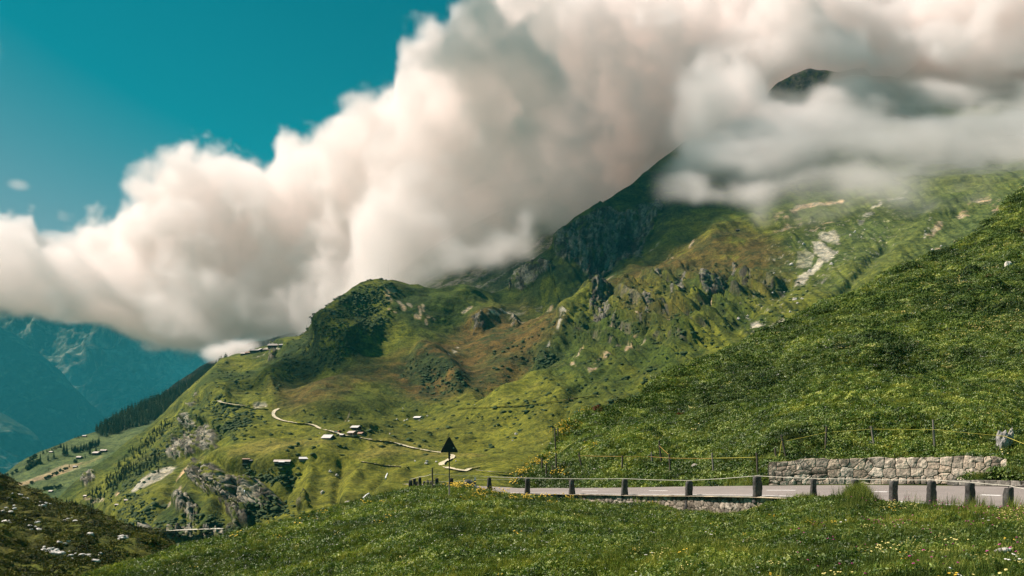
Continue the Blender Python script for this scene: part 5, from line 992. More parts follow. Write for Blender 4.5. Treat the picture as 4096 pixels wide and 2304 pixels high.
def cloud_object(name, lo, vox, den, mult, colr, label, aniso=.0):
    nx, ny, nz = den.shape; hi = tuple(l + n * vox for l, n in zip(lo, den.shape))
    me = bpy.data.meshes.new(name); n = nx * ny * nz; me.vertices.add(n); me.vertices.foreach_set('co', np.zeros(n * 3, np.float32))
    a = me.attributes.new('d', 'FLOAT', 'POINT'); a.data.foreach_set('value', np.ascontiguousarray(den, np.float32).ravel())
    ob = bpy.data.objects.new(name, me); C.objects.link(ob)
    ng = bpy.data.node_groups.new(name, 'GeometryNodeTree')
    ng.interface.new_socket('G', in_out='INPUT', socket_type='NodeSocketGeometry'); ng.interface.new_socket('G', in_out='OUTPUT', socket_type='NodeSocketGeometry')
    N = ng.nodes; K = ng.links; gi = N.new('NodeGroupInput'); go = N.new('NodeGroupOutput'); vc = N.new('GeometryNodeVolumeCube'); pos = N.new('GeometryNodeInputPosition')
    vc.inputs['Min'].default_value = lo; vc.inputs['Max'].default_value = hi
    for k, v in zip(('Resolution X', 'Resolution Y', 'Resolution Z'), (nx, ny, nz)): vc.inputs[k].default_value = v
    def vm(op, a, b):
        q = N.new('ShaderNodeVectorMath'); q.operation = op; K.new(a, q.inputs[0]); q.inputs[1].default_value = b; return q.outputs[0]
    p = vm('SUBTRACT', pos.outputs[0], lo); p = vm('DIVIDE', p, tuple((h - l) / (m - 1) for h, l, m in zip(hi, lo, den.shape))); p = vm('ADD', p, (.5, .5, .5))
    q = N.new('ShaderNodeVectorMath'); q.operation = 'FLOOR'; K.new(p, q.inputs[0]); sx = N.new('ShaderNodeSeparateXYZ'); K.new(q.outputs[0], sx.inputs[0])
    def im(op, a, b):
        m = N.new('FunctionNodeIntegerMath'); m.operation = op
        for i, v in enumerate((a, b)):
            if isinstance(v, int): m.inputs[i].default_value = v
            else: K.new(v, m.inputs[i])
        return m.outputs[0]
    idx = im('ADD', im('MULTIPLY', im('ADD', im('MULTIPLY', sx.outputs[0], ny), sx.outputs[1]), nz), sx.outputs[2])
    si = N.new('GeometryNodeSampleIndex'); si.data_type = 'FLOAT'; si.domain = 'POINT'; na = N.new('GeometryNodeInputNamedAttribute'); na.data_type = 'FLOAT'; na.inputs[0].default_value = 'd'
    K.new(gi.outputs[0], si.inputs['Geometry']); K.new(na.outputs[0], si.inputs['Value']); K.new(idx, si.inputs['Index']); K.new(si.outputs[0], vc.inputs['Density'])
    sm = N.new('GeometryNodeSetMaterial'); K.new(vc.outputs[0], sm.inputs[0])
    mat = bpy.data.materials.new(name); mat.use_nodes = True; mt = mat.node_tree; mt.nodes.clear()
    pv = mt.nodes.new('ShaderNodeVolumePrincipled'); out = mt.nodes.new('ShaderNodeOutputMaterial'); mt.links.new(pv.outputs[0], out.inputs['Volume'])
    pv.inputs['Color'].default_value = (*colr, 1); pv.inputs['Density'].default_value = mult; pv.inputs['Anisotropy'].default_value = aniso
    sm.inputs['Material'].default_value = mat; K.new(sm.outputs[0], go.inputs[0]); md_ = ob.modifiers.new('volume', 'NODES'); md_.node_group = ng; me.materials.append(mat)
    return tag(ob, label, 'clouds', None, 'stuff')
VOX = 11.
lo = (-2650., 1450., 180.); hi = (2700., 4200., 2250.)
shp = tuple(int((h - l) / VOX) for h, l in zip(hi, lo))
ax = [l + (np.arange(n, dtype=np.float32) + .5) * VOX for l, n in zip(lo, shp)]
Xc, Yc, Zc = ax[0][:, None, None], ax[1][None, :, None], ax[2][None, None, :]
PXc = (CX + F * Xc / Yc) + 0 * Zc; PYc = HY - F * Zc / Yc + 0 * Xc
crng = np.random.default_rng(5)
nz_ = gfbm(shp, VOX, 560, 5, crng, .6, (1, 1, .8)); puff = gfbm(shp, VOX, 250, 4, crng, .68, (1, 1, .9), True)
# outline of the cloud bank in the photograph (upper edge, lower edge)
topc = [(-1500, 900), (-200, 880), (0, 868), (58, 888), (125, 893), (160, 978), (230, 960), (300, 932), (386, 934), (454, 927), (502, 880), (609, 858), (676, 760), (734, 690), (860, 684), (1005, 680), (1053, 712), (1090, 660), (1130, 596), (1285, 580), (1430, 520), (1530, 480), (1585, 444), (1590, 330), (1610, 270), (1700, 230), (1787, 190), (1840, 110), (1865, 50), (1932, -60), (2050, 20), (2150, -30), (2300, -110), (3000, -160), (4700, -220)]
botc = [(-1500, 1290), (0, 1262), (290, 1250), (450, 1262), (560, 1300), (700, 1345), (773, 1362), (966, 1348), (1100, 1335), (1200, 1335), (1400, 1300), (1500, 1200), (1570, 1130), (1640, 1085), (1750, 1040), (1900, 1005), (2050, 985), (2200, 960), (2400, 1100), (4700, 1600)]
TP = np.interp(PXc, *np.array(topc, np.float32).T).astype(np.float32); BT = np.interp(PXc, *np.array(botc, np.float32).T).astype(np.float32)
m_per = (Yc / F).astype(np.float32)                      # metres per photograph pixel at this depth
e_top = (PYc - TP) * m_per; e_bot = (BT - PYc) * m_per   # metres inside each edge
yc = np.interp(PXc, [1150, 1500, 2100, 2500], [3250, 2720, 2720, 3250]).astype(np.float32); th = np.interp(PXc, [-1500, 0, 700, 1500, 2200, 4700], [480, 480, 470, 600, 760, 900]).astype(np.float32)
e_dep = th - np.abs(Yc - yc)
wis = gfbm(shp, VOX, 90, 3, crng, .7)
rim = np.clip(np.interp(PXc, [0, 600, 1700, 2200], [.55, .8, .8, 1.]), 0, 1).astype(np.float32)
e = np.minimum(np.minimum(e_top, e_bot * 1.6), e_dep * .8); ee = e + (nz_ * 175 + puff * 125 + wis * 26) * rim - 48
den = np.clip(ee / 36, 0, 1) * (1 - .78 * sstep(90, 300, ee)) * (.5 + .5 * sstep(60, 320, e_bot)); den = den * np.clip(.8 + wis * .5, .15, 1.3)
print('bank', time.time() - T0)
# veil that hugs the mountain from the front
gx_ = np.arange(1900, 4700, 40.)[:, None]; cr__ = interp(crest_main, np.clip(gx_, 0, 4500)); gy_ = np.maximum(np.arange(0, 1000, 20.)[None, :], cr__); dm = main.dep(np.clip(gx_, 0, 4400), gy_)
CRc = np.interp(PXc, *np.array(crest_main, np.float32).T).astype(np.float32)
ii = np.clip((PXc - 1900) / 40, 0, dm.shape[0] - 1.01); jj = np.clip(PYc / 20, 0, dm.shape[1] - 1.01); i0 = ii.astype(int); j0 = jj.astype(int); fi = ii - i0; fj = jj - j0
DM = (dm[i0, j0] * (1 - fi) * (1 - fj) + dm[i0 + 1, j0] * fi * (1 - fj) + dm[i0, j0 + 1] * (1 - fi) * fj + dm[i0 + 1, j0 + 1] * fi * fj).astype(np.float32)
vb = [(2450, 520), (2560, 560), (2640, 600), (2720, 630), (2800, 635), (2900, 650), (2980, 730), (3060, 775), (3200, 800), (3330, 790), (3420, 770), (3500, 800), (3650, 815), (3800, 820), (3900, 815), (4000, 800), (4096, 800), (4700, 800)]
vt = [(2450, 640), (2600, 480), (2700, 380), (2800, 320), (2950, 320), (3020, 380), (3080, 465), (3200, 455), (3300, 390), (3360, 250), (3400, 200), (3470, 190), (3600, 190), (3640, 150), (3720, 100), (3850, 60), (4096, -50), (4700, -200)]
VB = np.interp(PXc, *np.array(vb, np.float32).T).astype(np.float32); VT = np.interp(PXc, *np.array(vt, np.float32).T).astype(np.float32)
front = DM - Yc                                            # metres in front of the slope
env2 = np.minimum(np.minimum((VB - PYc) * m_per / 60, (PYc - VT) * m_per / 60), np.minimum((front + 120) / 60, (420 - front) / 150))
ev = np.minimum(np.minimum((VB - PYc) * m_per, (PYc - VT) * m_per), np.minimum(front + 120, 430 - front)); ev = np.minimum(ev, (PXc - 2800 + .12 * (PYc - 600)) * m_per * .8)
veil = np.clip((ev + nz_ * 60 + puff * 70 + wis * 22 + 14) / 55, 0, 1) * sstep(2580, 2780, PXc)
veil *= np.clip(.36 + .30 * wis + .75 * nz_ + .45 * puff + .5 * sstep(3250, 2850, PXc), .03, 1) * (front > -150)
# behind the mountain everything is cloud; keep the bank itself out of the space in front of the slope
mk = sstep(20, 210, -front); mk = np.where(PYc < CRc, np.maximum(mk, sstep(2250, 2500, Yc + 0 * PXc) * sstep(0, 60, (CRc - PYc) * m_per)), mk); bank = den * (1 - (1 - mk) * sstep(1990, 2060, PXc))
allc = np.maximum(bank, veil)
# small loose puffs
for px_, py_, d_, rx, ry, k in [(75, 738, 3600, 42, 20, .4), (890, 1408, 2330, 85, 38, 2.2), (950, 1390, 2330, 70, 40, 2.2), (1005, 1380, 2400, 45, 32, 1.6), (3430, 292, 2750, 110, 36, .5), (3560, 300, 2800, 80, 40, .4), (3460, 770, 1700, 60, 26, .4)]:
    c = P(px_, py_, d_); r_ = rx / F * d_; rz = ry / F * d_
    q = 1 - np.sqrt(((Xc - c.x) / r_) ** 2 + ((Yc - c.y) / r_) ** 2 + ((Zc - c.z) / rz) ** 2)
    allc = np.maximum(allc, np.clip(q * 1.6 + nz_ * .25 + puff * .25, 0, 1) * k * (q > -.5))
allc[:2] = 0; allc[-2:] = 0; allc[:, :2] = 0; allc[:, -2:] = 0; allc[:, :, :2] = 0; allc[:, :, -2:] = 0
print('cloud voxels', allc.size, float(allc.mean()), time.time() - T0)
cloud_object('clouds', lo, VOX, allc.astype(np.float32), CLDEN, CLCOL, 'great bank of pinkish white cloud rolling over the mountain')
# unseen clouds added sunward to shade the knoll, crag, summit veil and far valley
def shadow_cloud(spots, t, label, dens=.013, v=40.):
    cs_ = [(P(px_, py_, d_) + SUN * t, r_) for px_, py_, d_, r_ in spots]
    mn = [min(c[k] - r_ * 1.5 for c, r_ in cs_) for k in range(3)]; mx = [max(c[k] + r_ * 1.5 for c, r_ in cs_) for k in range(3)]
    shp_ = tuple(int((b - a) / v) + 2 for a, b in zip(mn, mx)); X_, Y_, Z_ = (mn[k] + (np.arange(shp_[k]) + .5).reshape([-1 if j == k else 1 for j in range(3)]) * v for k in range(3))
    n_ = gfbm(shp_, v, v * 6.5, 3, np.random.default_rng(3)); d_ = np.zeros(shp_, np.float32)
    for c, r_ in cs_:
        q = 1 - np.sqrt(((X_ - c.x) / r_) ** 2 + ((Y_ - c.y) / r_) ** 2 + ((Z_ - c.z) / (r_ * .55)) ** 2); d_ = np.maximum(d_, np.clip(q * 2.2 + n_ * .4, 0, 1) * sstep(-.05, .12, q))
    cloud_object('unseen_shade_clouds', tuple(mn), v, d_, dens, CLCOL, label)
if SHADOWS:
    shadow_cloud([(1290, 1440, 1330, 150), (1180, 1500, 1290, 120), (2150, 1130, 1600, 120), (2300, 1000, 1720, 170), (2450, 930, 1800, 210), (2650, 840, 1950, 200), (2860, 810, 1960, 140), (2580, 960, 1740, 130), (2400, 1050, 1640, 110)], 2500, 'unseen clouds added to shade the knoll and crag')  # added off-frame, each blob set on the sun ray of a shaded spot
    shadow_cloud([(3300, 560, 1950, 260), (3750, 520, 2000, 300), (4100, 480, 2000, 280)], 2500, 'thin unseen cloud added to dim the summit veil', .0022)  # added to take some sun off the veil
    shadow_cloud([(150, 1450, 13800, 1900), (0, 1600, 13200, 1700), (350, 1600, 15500, 2100), (600, 1400, 20000, 2400), (450, 1350, 19000, 1500)], 11000, 'unseen clouds added to shade the far mountains', .004, 160.)  # added out of view to darken the far ridges
print('clouds', time.time() - T0)
# ================================================================ GRASS, HERBS, SHRUBS, FLOWERS: instanced ground cover
def leaf_mat(name, stops, nscale, trans=.25, rough=.75, spec=.2, bright=None):
    m, nt, b = material(name, rough, spec); pos = geo_pos(nt); oi = nt.nodes.new('ShaderNodeObjectInfo')
    n = noise_node(nt, nscale, 4, .6, pos); ad = nt.nodes.new('ShaderNodeMath'); ad.operation = 'MULTIPLY_ADD'; nt.links.new(oi.outputs['Random'], ad.inputs[0]); ad.inputs[1].default_value = .34; sb = nt.nodes.new('ShaderNodeMath'); sb.operation = 'SUBTRACT'; nt.links.new(n.outputs[0], sb.inputs[0]); sb.inputs[1].default_value = .17; nt.links.new(sb.outputs[0], ad.inputs[2])
    r = ramp(nt, ad.outputs[0], stops); nt.links.new(r.outputs[0], b.inputs['Base Color'])
    big = noise_node(nt, .09, 4, .65, pos, .4); rb = ramp(nt, big.outputs[0], [(.38, (.55, .62, .62)), (.5, (.95, .97, .9)), (.62, (1.4, 1.28, 1.05))])
    class _R: pass
    r0 = r; r = _R(); r.outputs = [mixc(nt, r0.outputs[0], rb.outputs[0], 1., 'MULTIPLY')]; nt.links.new(r.outputs[0], b.inputs['Base Color'])
    tr = nt.nodes.new('ShaderNodeBsdfTranslucent'); mx = nt.nodes.new('ShaderNodeMixShader'); mx.inputs[0].default_value = trans
    nt.links.new(mixc(nt, r.outputs[0], (1.3, 1.25, .7), 1., 'MULTIPLY'), tr.inputs[0]); nt.links.new(b.outputs[0], mx.inputs[1]); nt.links.new(tr.outputs[0], mx.inputs[2]); nt.links.new(mx.outputs[0], nt.nodes['Material Output'].inputs[0]); return m
MG = leaf_mat('grass_blades', [(.25, (.029, .052, .009)), (.5, (.102, .152, .020)), (.74, (.33, .35, .08))], .5)
MH = leaf_mat('herb_leaves', [(.25, (.026, .056, .009)), (.5, (.104, .182, .024)), (.72, (.34, .40, .09))], .4, .2, .5, .45)
MSH = leaf_mat('juniper', [(.25, (.030, .056, .011)), (.55, (.078, .130, .022)), (.8, (.14, .19, .036))], .15, .1)
MHE = leaf_mat('heather', [(.25, (.028, .034, .009)), (.5, (.090, .098, .018)), (.75, (.19, .19, .035))], .12, .1)
def flat_mat(name, c): m, nt, b = material(name, .7, .2); b.inputs['Base Color'].default_value = (*c, 1); return m
MY = flat_mat('yellow_petal', (.72, .50, .06)); MWp = flat_mat('white_petal', (.75, .73, .66)); MMg = flat_mat('magenta_petal', (.38, .06, .20)); MPY = flat_mat('pale_yellow_petal', (.72, .62, .22))
protos = bpy.data.collections.new('ground_cover_kinds')        # not linked into the scene: only instanced
def proto(name, v, f, mat, mi=None, mats=None):
    me = bpy.data.meshes.new(name); me.from_pydata(v, [], f)
    for m in (mats or [mat]): me.materials.append(m)
    if mi is not None: me.polygons.foreach_set('material_index', mi)
    o = bpy.data.objects.new(name, me); return o
def grass_tuft(seed, n, h, w, spread, lean=.5):
    r = random.Random(seed); v = []; f = []
    for _ in range(n):
        a = r.uniform(0, 6.28); q = spread * math.sqrt(r.random()); x, y = math.cos(a) * q, math.sin(a) * q; L = h * r.uniform(.45, 1.1); d = r.uniform(0, 6.28); ln = L * r.uniform(.1, lean) ; dx, dy = math.cos(d), math.sin(d); sx, sy = -dy * w / 2, dx * w / 2; k = len(v)
        v += [(x - sx, y - sy, -.02), (x + sx, y + sy, -.02), (x + dx * ln * .4 - sx * .8, y + dy * ln * .4 - sy * .8, L * .6), (x + dx * ln * .4 + sx * .8, y + dy * ln * .4 + sy * .8, L * .6), (x + dx * ln, y + dy * ln, L)]
        f += [(k, k + 1, k + 3, k + 2), (k + 2, k + 3, k + 4)]
    return v, f
def leaf_clump(seed, n, rad, h, ls, up=.35):
    r = np.random.default_rng(seed); v = []; f = []
    for _ in range(n):
        a = r.uniform(0, 6.28); q = rad * math.sqrt(r.random()); t = q / rad; z = h * (1 - t * t * .8) * r.uniform(.35, 1.05); c = np.array([math.cos(a) * q, math.sin(a) * q, z])
        nn = np.array([math.cos(a) * t, math.sin(a) * t, up]) + r.normal(0, .55, 3); nn /= np.linalg.norm(nn); u = np.cross(nn, r.normal(size=3)); u /= np.linalg.norm(u); w_ = np.cross(nn, u); s = ls * r.uniform(.6, 1.3); k = len(v)
        v += [tuple(c - u * s), tuple(c + w_ * s * .5 + nn * s * .12), tuple(c + u * s), tuple(c - w_ * s * .5 + nn * s * .12)]; f.append((k, k + 1, k + 2, k + 3))
    return v, f
def flower(seed, h, hs_, n, petal, spread=.12, cup=0):
    r = random.Random(seed); v = []; f = []; mi = []
    for _ in range(n):
        x, y = r.gauss(0, spread), r.gauss(0, spread); H = h * r.uniform(.6, 1.1); k = len(v); tx, ty = r.uniform(-.04, .04), r.uniform(-.04, .04)
        v += [(x - .003, y, 0), (x + .003, y, 0), (x + tx + .003, y + ty, H), (x + tx - .003, y + ty, H)]; f.append((k, k + 1, k + 2, k + 3)); mi.append(0)
        k = len(v); ring = 6; v.append((x + tx, y + ty, H + hs_ * .35)); 
        for j in range(ring): a = 6.283 * j / ring; v.append((x + tx + math.cos(a) * hs_, y + ty + math.sin(a) * hs_, H + (hs_ * .15 if j % 2 else -.1 * hs_)))
        v.append((x + tx, y + ty, H - hs_ * .5))
        for j in range(ring): f += [(k, k + 1 + j, k + 1 + (j + 1) % ring), (k + ring + 1, k + 1 + (j + 1) % ring, k + 1 + j)]; mi += [1, 1]
    return v, f, mi
def scatter(name, land, protos_, weight, count, smin, smax, seed, label, cat='grass', lift=0., tilt=.25, ymin=0, px_max=4800, sz=None):
    """points on a landform drawn in proportion to area x weight; each one carries a proto of the list"""
    r = np.random.default_rng(seed); co = land.co; a = co[1:, :-1] - co[:-1, :-1]; b = co[:-1, 1:] - co[:-1, :-1]; ar = np.linalg.norm(np.cross(a, b), axis=-1)
    cx_, cy__ = land.PX[:-1, :-1], land.PY[:-1, :-1]; dd = co[:-1, :-1, 1]
    wgt = ar * weight(cx_, cy__, dd, co[:-1, :-1]) * (cx_ > -600) * (cx_ < px_max) * (cy__ < 2520); wgt = np.clip(wgt, 0, None).ravel(); wgt /= wgt.sum()
    ids = r.choice(len(wgt), count, p=wgt); i, j = np.unravel_index(ids, ar.shape); u, v = r.random(count)[:, None], r.random(count)[:, None]
    p = co[i, j] + a[i, j] * u + b[i, j] * v; p[:, 2] += lift
    me = bpy.data.meshes.new(name); me.vertices.add(count); me.vertices.foreach_set('co', p.astype(np.float32).ravel())
    def fa(nm, val, ty='FLOAT', key='value'):
        t = me.attributes.new(nm, ty, 'POINT'); t.data.foreach_set(key, np.ascontiguousarray(val).ravel())
    s = r.uniform(smin, smax, count) * (1 if sz is None else sz(p)); fa('sc', s.astype(np.float32)); fa('kind', r.integers(0, len(protos_), count).astype(np.int32), 'INT')
    fa('rot', np.stack([r.normal(0, tilt, count), r.normal(0, tilt, count), r.uniform(0, 6.28, count)], -1).astype(np.float32), 'FLOAT_VECTOR', 'vector')
    ob = bpy.data.objects.new(name, me); C.objects.link(ob); col_ = bpy.data.collections.new(name + '_kinds')
    for k, o in enumerate(protos_): o.name = '%s_%02d' % (name, k); col_.objects.link(o)
    ng = bpy.data.node_groups.new(name, 'GeometryNodeTree'); ng.interface.new_socket('G', in_out='INPUT', socket_type='NodeSocketGeometry'); ng.interface.new_socket('G', in_out='OUTPUT', socket_type='NodeSocketGeometry')
    N = ng.nodes; K = ng.links; gi = N.new('NodeGroupInput'); go = N.new('NodeGroupOutput'); ci = N.new('GeometryNodeCollectionInfo'); ci.inputs[0].default_value = col_; ci.inputs['Separate Children'].default_value = True; ci.inputs['Reset Children'].default_value = True
    ip = N.new('GeometryNodeInstanceOnPoints'); K.new(gi.outputs[0], ip.inputs['Points']); K.new(ci.outputs[0], ip.inputs['Instance']); ip.inputs['Pick Instance'].default_value = True
    for nm, ty, sk in (('kind', 'INT', 'Instance Index'), ('sc', 'FLOAT', 'Scale'), ('rot', 'FLOAT_VECTOR', 'Rotation')):
        q = N.new('GeometryNodeInputNamedAttribute'); q.data_type = ty; q.inputs[0].default_value = nm
        if sk == 'Rotation': e2 = N.new('FunctionNodeEulerToRotation'); K.new(q.outputs[0], e2.inputs[0]); K.new(e2.outputs[0], ip.inputs[sk])
        else: K.new(q.outputs[0], ip.inputs[sk])
    K.new(ip.outputs[0], go.inputs[0]); m = ob.modifiers.new('cover', 'NODES'); m.node_group = ng
    return tag(ob, label, cat, None, 'stuff')
one = lambda x, y, d, p: np.ones(x.shape)
def clump(wl, lo_, hi_, seed): return lambda x, y, d, p: sstep(lo_, hi_, fbm(p[..., 0] / wl, p[..., 1] / wl, p[..., 2] / wl, 3, seed))
near = lambda p_: lambda x, y, d, p: (20 / np.clip(d, 8, 999)) ** p_
# --- meadow
T = [proto('t', *grass_tuft(s, 34, .22, .011, .16), MG) for s in range(4)]
T += [proto('t', *grass_tuft(s, 22, .34, .010, .10, .35), MG) for s in (11, 12)]
nr = near(.9)
scatter('meadow_grass', md, T, lambda x, y, d, p: nr(x, y, d, p) * (.35 + sstep(-.5, .5, fbm(p[..., 0] / 1.5, p[..., 1] / 1.5, p[..., 2] / 1.5, 3, 601))), NG[0], .5, 1.0, 601, 'thick alpine grass of the foreground meadow', sz=lambda p: np.clip(p[:, 1] / 30, .85, 1.1))
Hb = [proto('h', *leaf_clump(s, 36, .17, .20, .036), MH) for s in range(4)] + [proto('h', *leaf_clump(20, 16, .16, .14, .075, .9), MH)]
scatter('meadow_herbs', md, Hb, lambda x, y, d, p: nr(x, y, d, p) * (.25 + sstep(-.2, .5, fbm(p[..., 0] / 2.2, p[..., 1] / 2.2, p[..., 2] / 2.2, 3, 611)) * (1 - .5 * sstep(2400, 3600, x))), NG[1], .6, 1.25, 602, 'leafy herbs among the meadow grass', cat='herbs', sz=lambda p: np.clip(p[:, 1] / 30, .8, 1.15))
TG = [proto('t', *grass_tuft(s, 26, .62, .010, .14, .35), MG) for s in (21, 22)]
def tall(x, y, d, p): return np.exp(-((x - 3425) / 45) ** 2) * sstep(2060, 1985, y) + .4 * np.exp(-((x - 2600) / 50) ** 2) * sstep(2040, 2000, y) + .10 * sstep(3500, 3900, x) * sstep(2130, 2040, y)
scatter('tall_grass', md, TG, tall, 260, .6, 1.1, 603, 'tall seeding grass standing in front of the road')
# --- hillside
Cl = [proto('c', *leaf_clump(s, 60, .42, .36, .085), MH) for s in range(3)] + [proto('c', *grass_tuft(s, 40, .42, .022, .36, .7), MG) for s in (31, 32)]
scatter('hillside_herbs', hs, Cl, lambda x, y, d, p: (60 / d) ** 1.0 * (.3 + sstep(-.4, .4, fbm(p[..., 0] / 5, p[..., 1] / 5, p[..., 2] / 5, 3, 621))), NG[2], .7, 1.25, 604, 'dense herbs and grass over the right hillside', cat='herbs', sz=lambda p: np.clip(p[:, 1] / 95, .75, 1.7))
Jn = [proto('j', *leaf_clump(s, 110, .8, .6, .11, .2), MSH) for s in range(3)]
def jun(x, y, d, p): return (sstep(-.1, .8, fbm(p[..., 0] / 9, p[..., 1] / 9, p[..., 2] / 9, 5, 631, .7)) * .6 + sstep(.2, .6, fbm(p[..., 0] / 3, p[..., 1] / 3, p[..., 2] / 3, 3, 635)) * .5) * (.25 + sstep(1800, 1500, y)) + 2.2 * sstep(60, 0, np.abs(poly_sd(x, y, [(2420, 1655), (2560, 1595), (2760, 1490), (2780, 1510), (2600, 1625), (2450, 1690)]))) * .22
scatter('juniper_scrub', hs, Jn, jun, NG[3], .35, 1.35, 605, 'dark juniper and alpenrose scrub on the hillside', cat='shrubs', sz=lambda p: np.clip(p[:, 1] / 90, .6, 1.6))
# --- hummock
He = [proto('e', *leaf_clump(s, 60, .9, .55, .20, .3), MHE) for s in range(3)]
scatter('hummock_heather', hm_, He, lambda x, y, d, p: .25 + sstep(-.2, .5, fbm(p[..., 0] / 9, p[..., 1] / 9, p[..., 2] / 9, 3, 641)), NG[4], .6, 1.5, 606, 'low brown heather and bilberry on the hummock', cat='shrubs', px_max=1100)
# --- flowers
FY = [proto('f', *flower(s, .26, .035, 7, MY)[:2], MY, flower(s, .26, .035, 7, MY)[2], [MG, MY]) for s in (1, 2)]
FP = [proto('f', *flower(s, .28, .022, 9, MPY)[:2], MPY, flower(s, .28, .022, 9, MPY)[2], [MG, MPY]) for s in (3, 4)]
FW = [proto('f', *flower(s, .30, .028, 3, MWp)[:2], MWp, flower(s, .30, .028, 3, MWp)[2], [MG, MWp]) for s in (5,)]
FM = [proto('f', *flower(s, .38, .022, 3, MMg)[:2], MMg, flower(s, .38, .022, 3, MMg)[2], [MG, MMg]) for s in (6,)]
def blobs(L): return lambda x, y, d, p: sum(k * np.exp(-(((x - a) / rx) ** 2 + ((y - b) / ry) ** 2)) for a, b, rx, ry, k in L)
cl1 = clump(1.3, .15, .6, 651)
scatter('yellow_flowers', md, FY, lambda x, y, d, p: (blobs([(1850, 1962, 50, 10, 3), (1930, 1985, 60, 14, 4), (2000, 2000, 60, 12, 3), (2120, 2008, 60, 12, 2), (2290, 2010, 30, 8, 3), (2600, 2020, 40, 14, 1.), (1240, 2090, 30, 12, 1)])(x, y, d, p) + .03 + .22 * cl1(x, y, d, p) * sstep(2700, 3300, x)) * nr(x, y, d, p), 130, .5, .95, 607, 'yellow flowers in the meadow, thickest at the road crest', cat='flowers', sz=lambda p: np.clip(p[:, 1] / 26, .8, 1.7))
scatter('pale_yellow_flowers', md, FP, lambda x, y, d, p: (.05 + cl1(x, y, d, p) * (.1 + sstep(3000, 3700, x)) + blobs([(4080, 2080, 60, 60, 2.5), (3560, 2060, 60, 30, 2)])(x, y, d, p)) * nr(x, y, d, p), 210, .55, 1., 608, 'small cream flowers sprinkled over the meadow', cat='flowers')
scatter('white_flowers', md, FW, lambda x, y, d, p: (.3 + cl1(x, y, d, p)) * nr(x, y, d, p), 80, .6, .9, 609, 'white daisies and umbels in the meadow', cat='flowers')
scatter('magenta_flowers', md, FM, lambda x, y, d, p: sstep(3000, 3600, x) * (.2 + clump(1.5, 0, .5, 655)(x, y, d, p)) * nr(x, y, d, p), 90, .7, 1.1, 610, 'magenta thistles and clover at the right of the meadow', cat='flowers')
FH = [proto('f', *flower(s, .40, .075, 8, MPY, .35)[:2], MPY, flower(s, .40, .075, 8, MPY, .35)[2], [MG, MPY]) for s in (7, 8)]
cl2 = clump(6, .1, .55, 661)
scatter('hillside_flowers', hs, FH, lambda x, y, d, p: cl2(x, y, d, p) * (.25 + sstep(3000, 3700, x)) * sstep(1900, 1500, y) + blobs([(3990, 1330, 90, 30, 3), (3900, 1370, 60, 30, 3), (4080, 1290, 40, 30, 3), (3700, 1240, 60, 25, 2), (3760, 1450, 60, 30, 1.5), (2950, 1590, 25, 12, 2), (3420, 1430, 30, 14, 1.5)])(x, y, d, p), 1700, .5, 1.3, 611, 'pale yellow flower drifts high on the hillside', cat='flowers', sz=lambda p: np.clip(p[:, 1] / 120, .5, 1.4))
FO = [proto('f', *flower(s, .34, .06, 9, MY, .3)[:2], MY, flower(s, .34, .06, 9, MY, .3)[2], [MG, MY]) for s in (9,)]
scatter('toe_flowers', hs, FO, blobs([(2065, 1925, 12, 25, 6), (2085, 1880, 20, 18, 5), (2130, 1835, 30, 16, 5), (2180, 1790, 20, 16, 4), (2240, 1740, 30, 14, 5), (2270, 1730, 20, 10, 3), (2360, 1800, 20, 10, 2), (2250, 1905, 20, 14, 3), (2550, 1765, 20, 8, 2), (2400, 1825, 60, 8, 1), (2500, 1825, 60, 6, 1), (2590, 1890, 20, 8, 1.5), (2330, 1700, 20, 10, 2)]), 85, .6, 1.2, 612, 'orange yellow flowers along the toe of the hillside', cat='flowers', sz=lambda p: p[:, 1] / 66)
FWh = [proto('f', *flower(s, .34, .05, 5, MWp, .3)[:2], MWp, flower(s, .34, .05, 5, MWp, .3)[2], [MG, MWp]) for s in (10,)]
scatter('hillside_white_flowers', hs, FWh, lambda x, y, d, p: .12 + cl2(x, y, d, p) * .4 + blobs([(2440, 1870, 60, 20, 4), (2680, 1780, 20, 14, 4), (2140, 1900, 30, 18, 4), (3900, 900, 60, 40, 3), (2600, 1780, 40, 20, 2)])(x, y, d, p), 420, .6, 1.2, 613, 'white flowers sprinkled on the hillside', cat='flowers', sz=lambda p: np.clip(p[:, 1] / 80, .6, 1.4))
# rusty alpenrose bushes
MRu = leaf_mat('alpenrose', [(.3, (.05, .02, .012)), (.6, (.16, .055, .03)), (.8, (.24, .10, .05))], .6)
Ru = [proto('j', *leaf_clump(s, 90, .7, .5, .12, .2), MRu) for s in (41, 42)]
scatter('alpenrose_scrub', hs, Ru, blobs([(3920, 1160, 22, 12, 4), (3960, 1140, 14, 8, 4), (3870, 1215, 14, 8, 3), (3800, 1205, 7, 6, 2), (3806, 1240, 7, 6, 2), (2730, 1672, 14, 6, 2), (4080, 950, 22, 12, 2), (4090, 1010, 16, 8, 3), (3600, 1080, 12, 5, 2), (2530, 1590, 10, 5, .6), (2405, 1700, 8, 6, 1)]), 170, .6, 1.2, 614, 'rust coloured alpenrose bushes on the upper hillside', cat='shrubs')
print('cover', time.time() - T0)
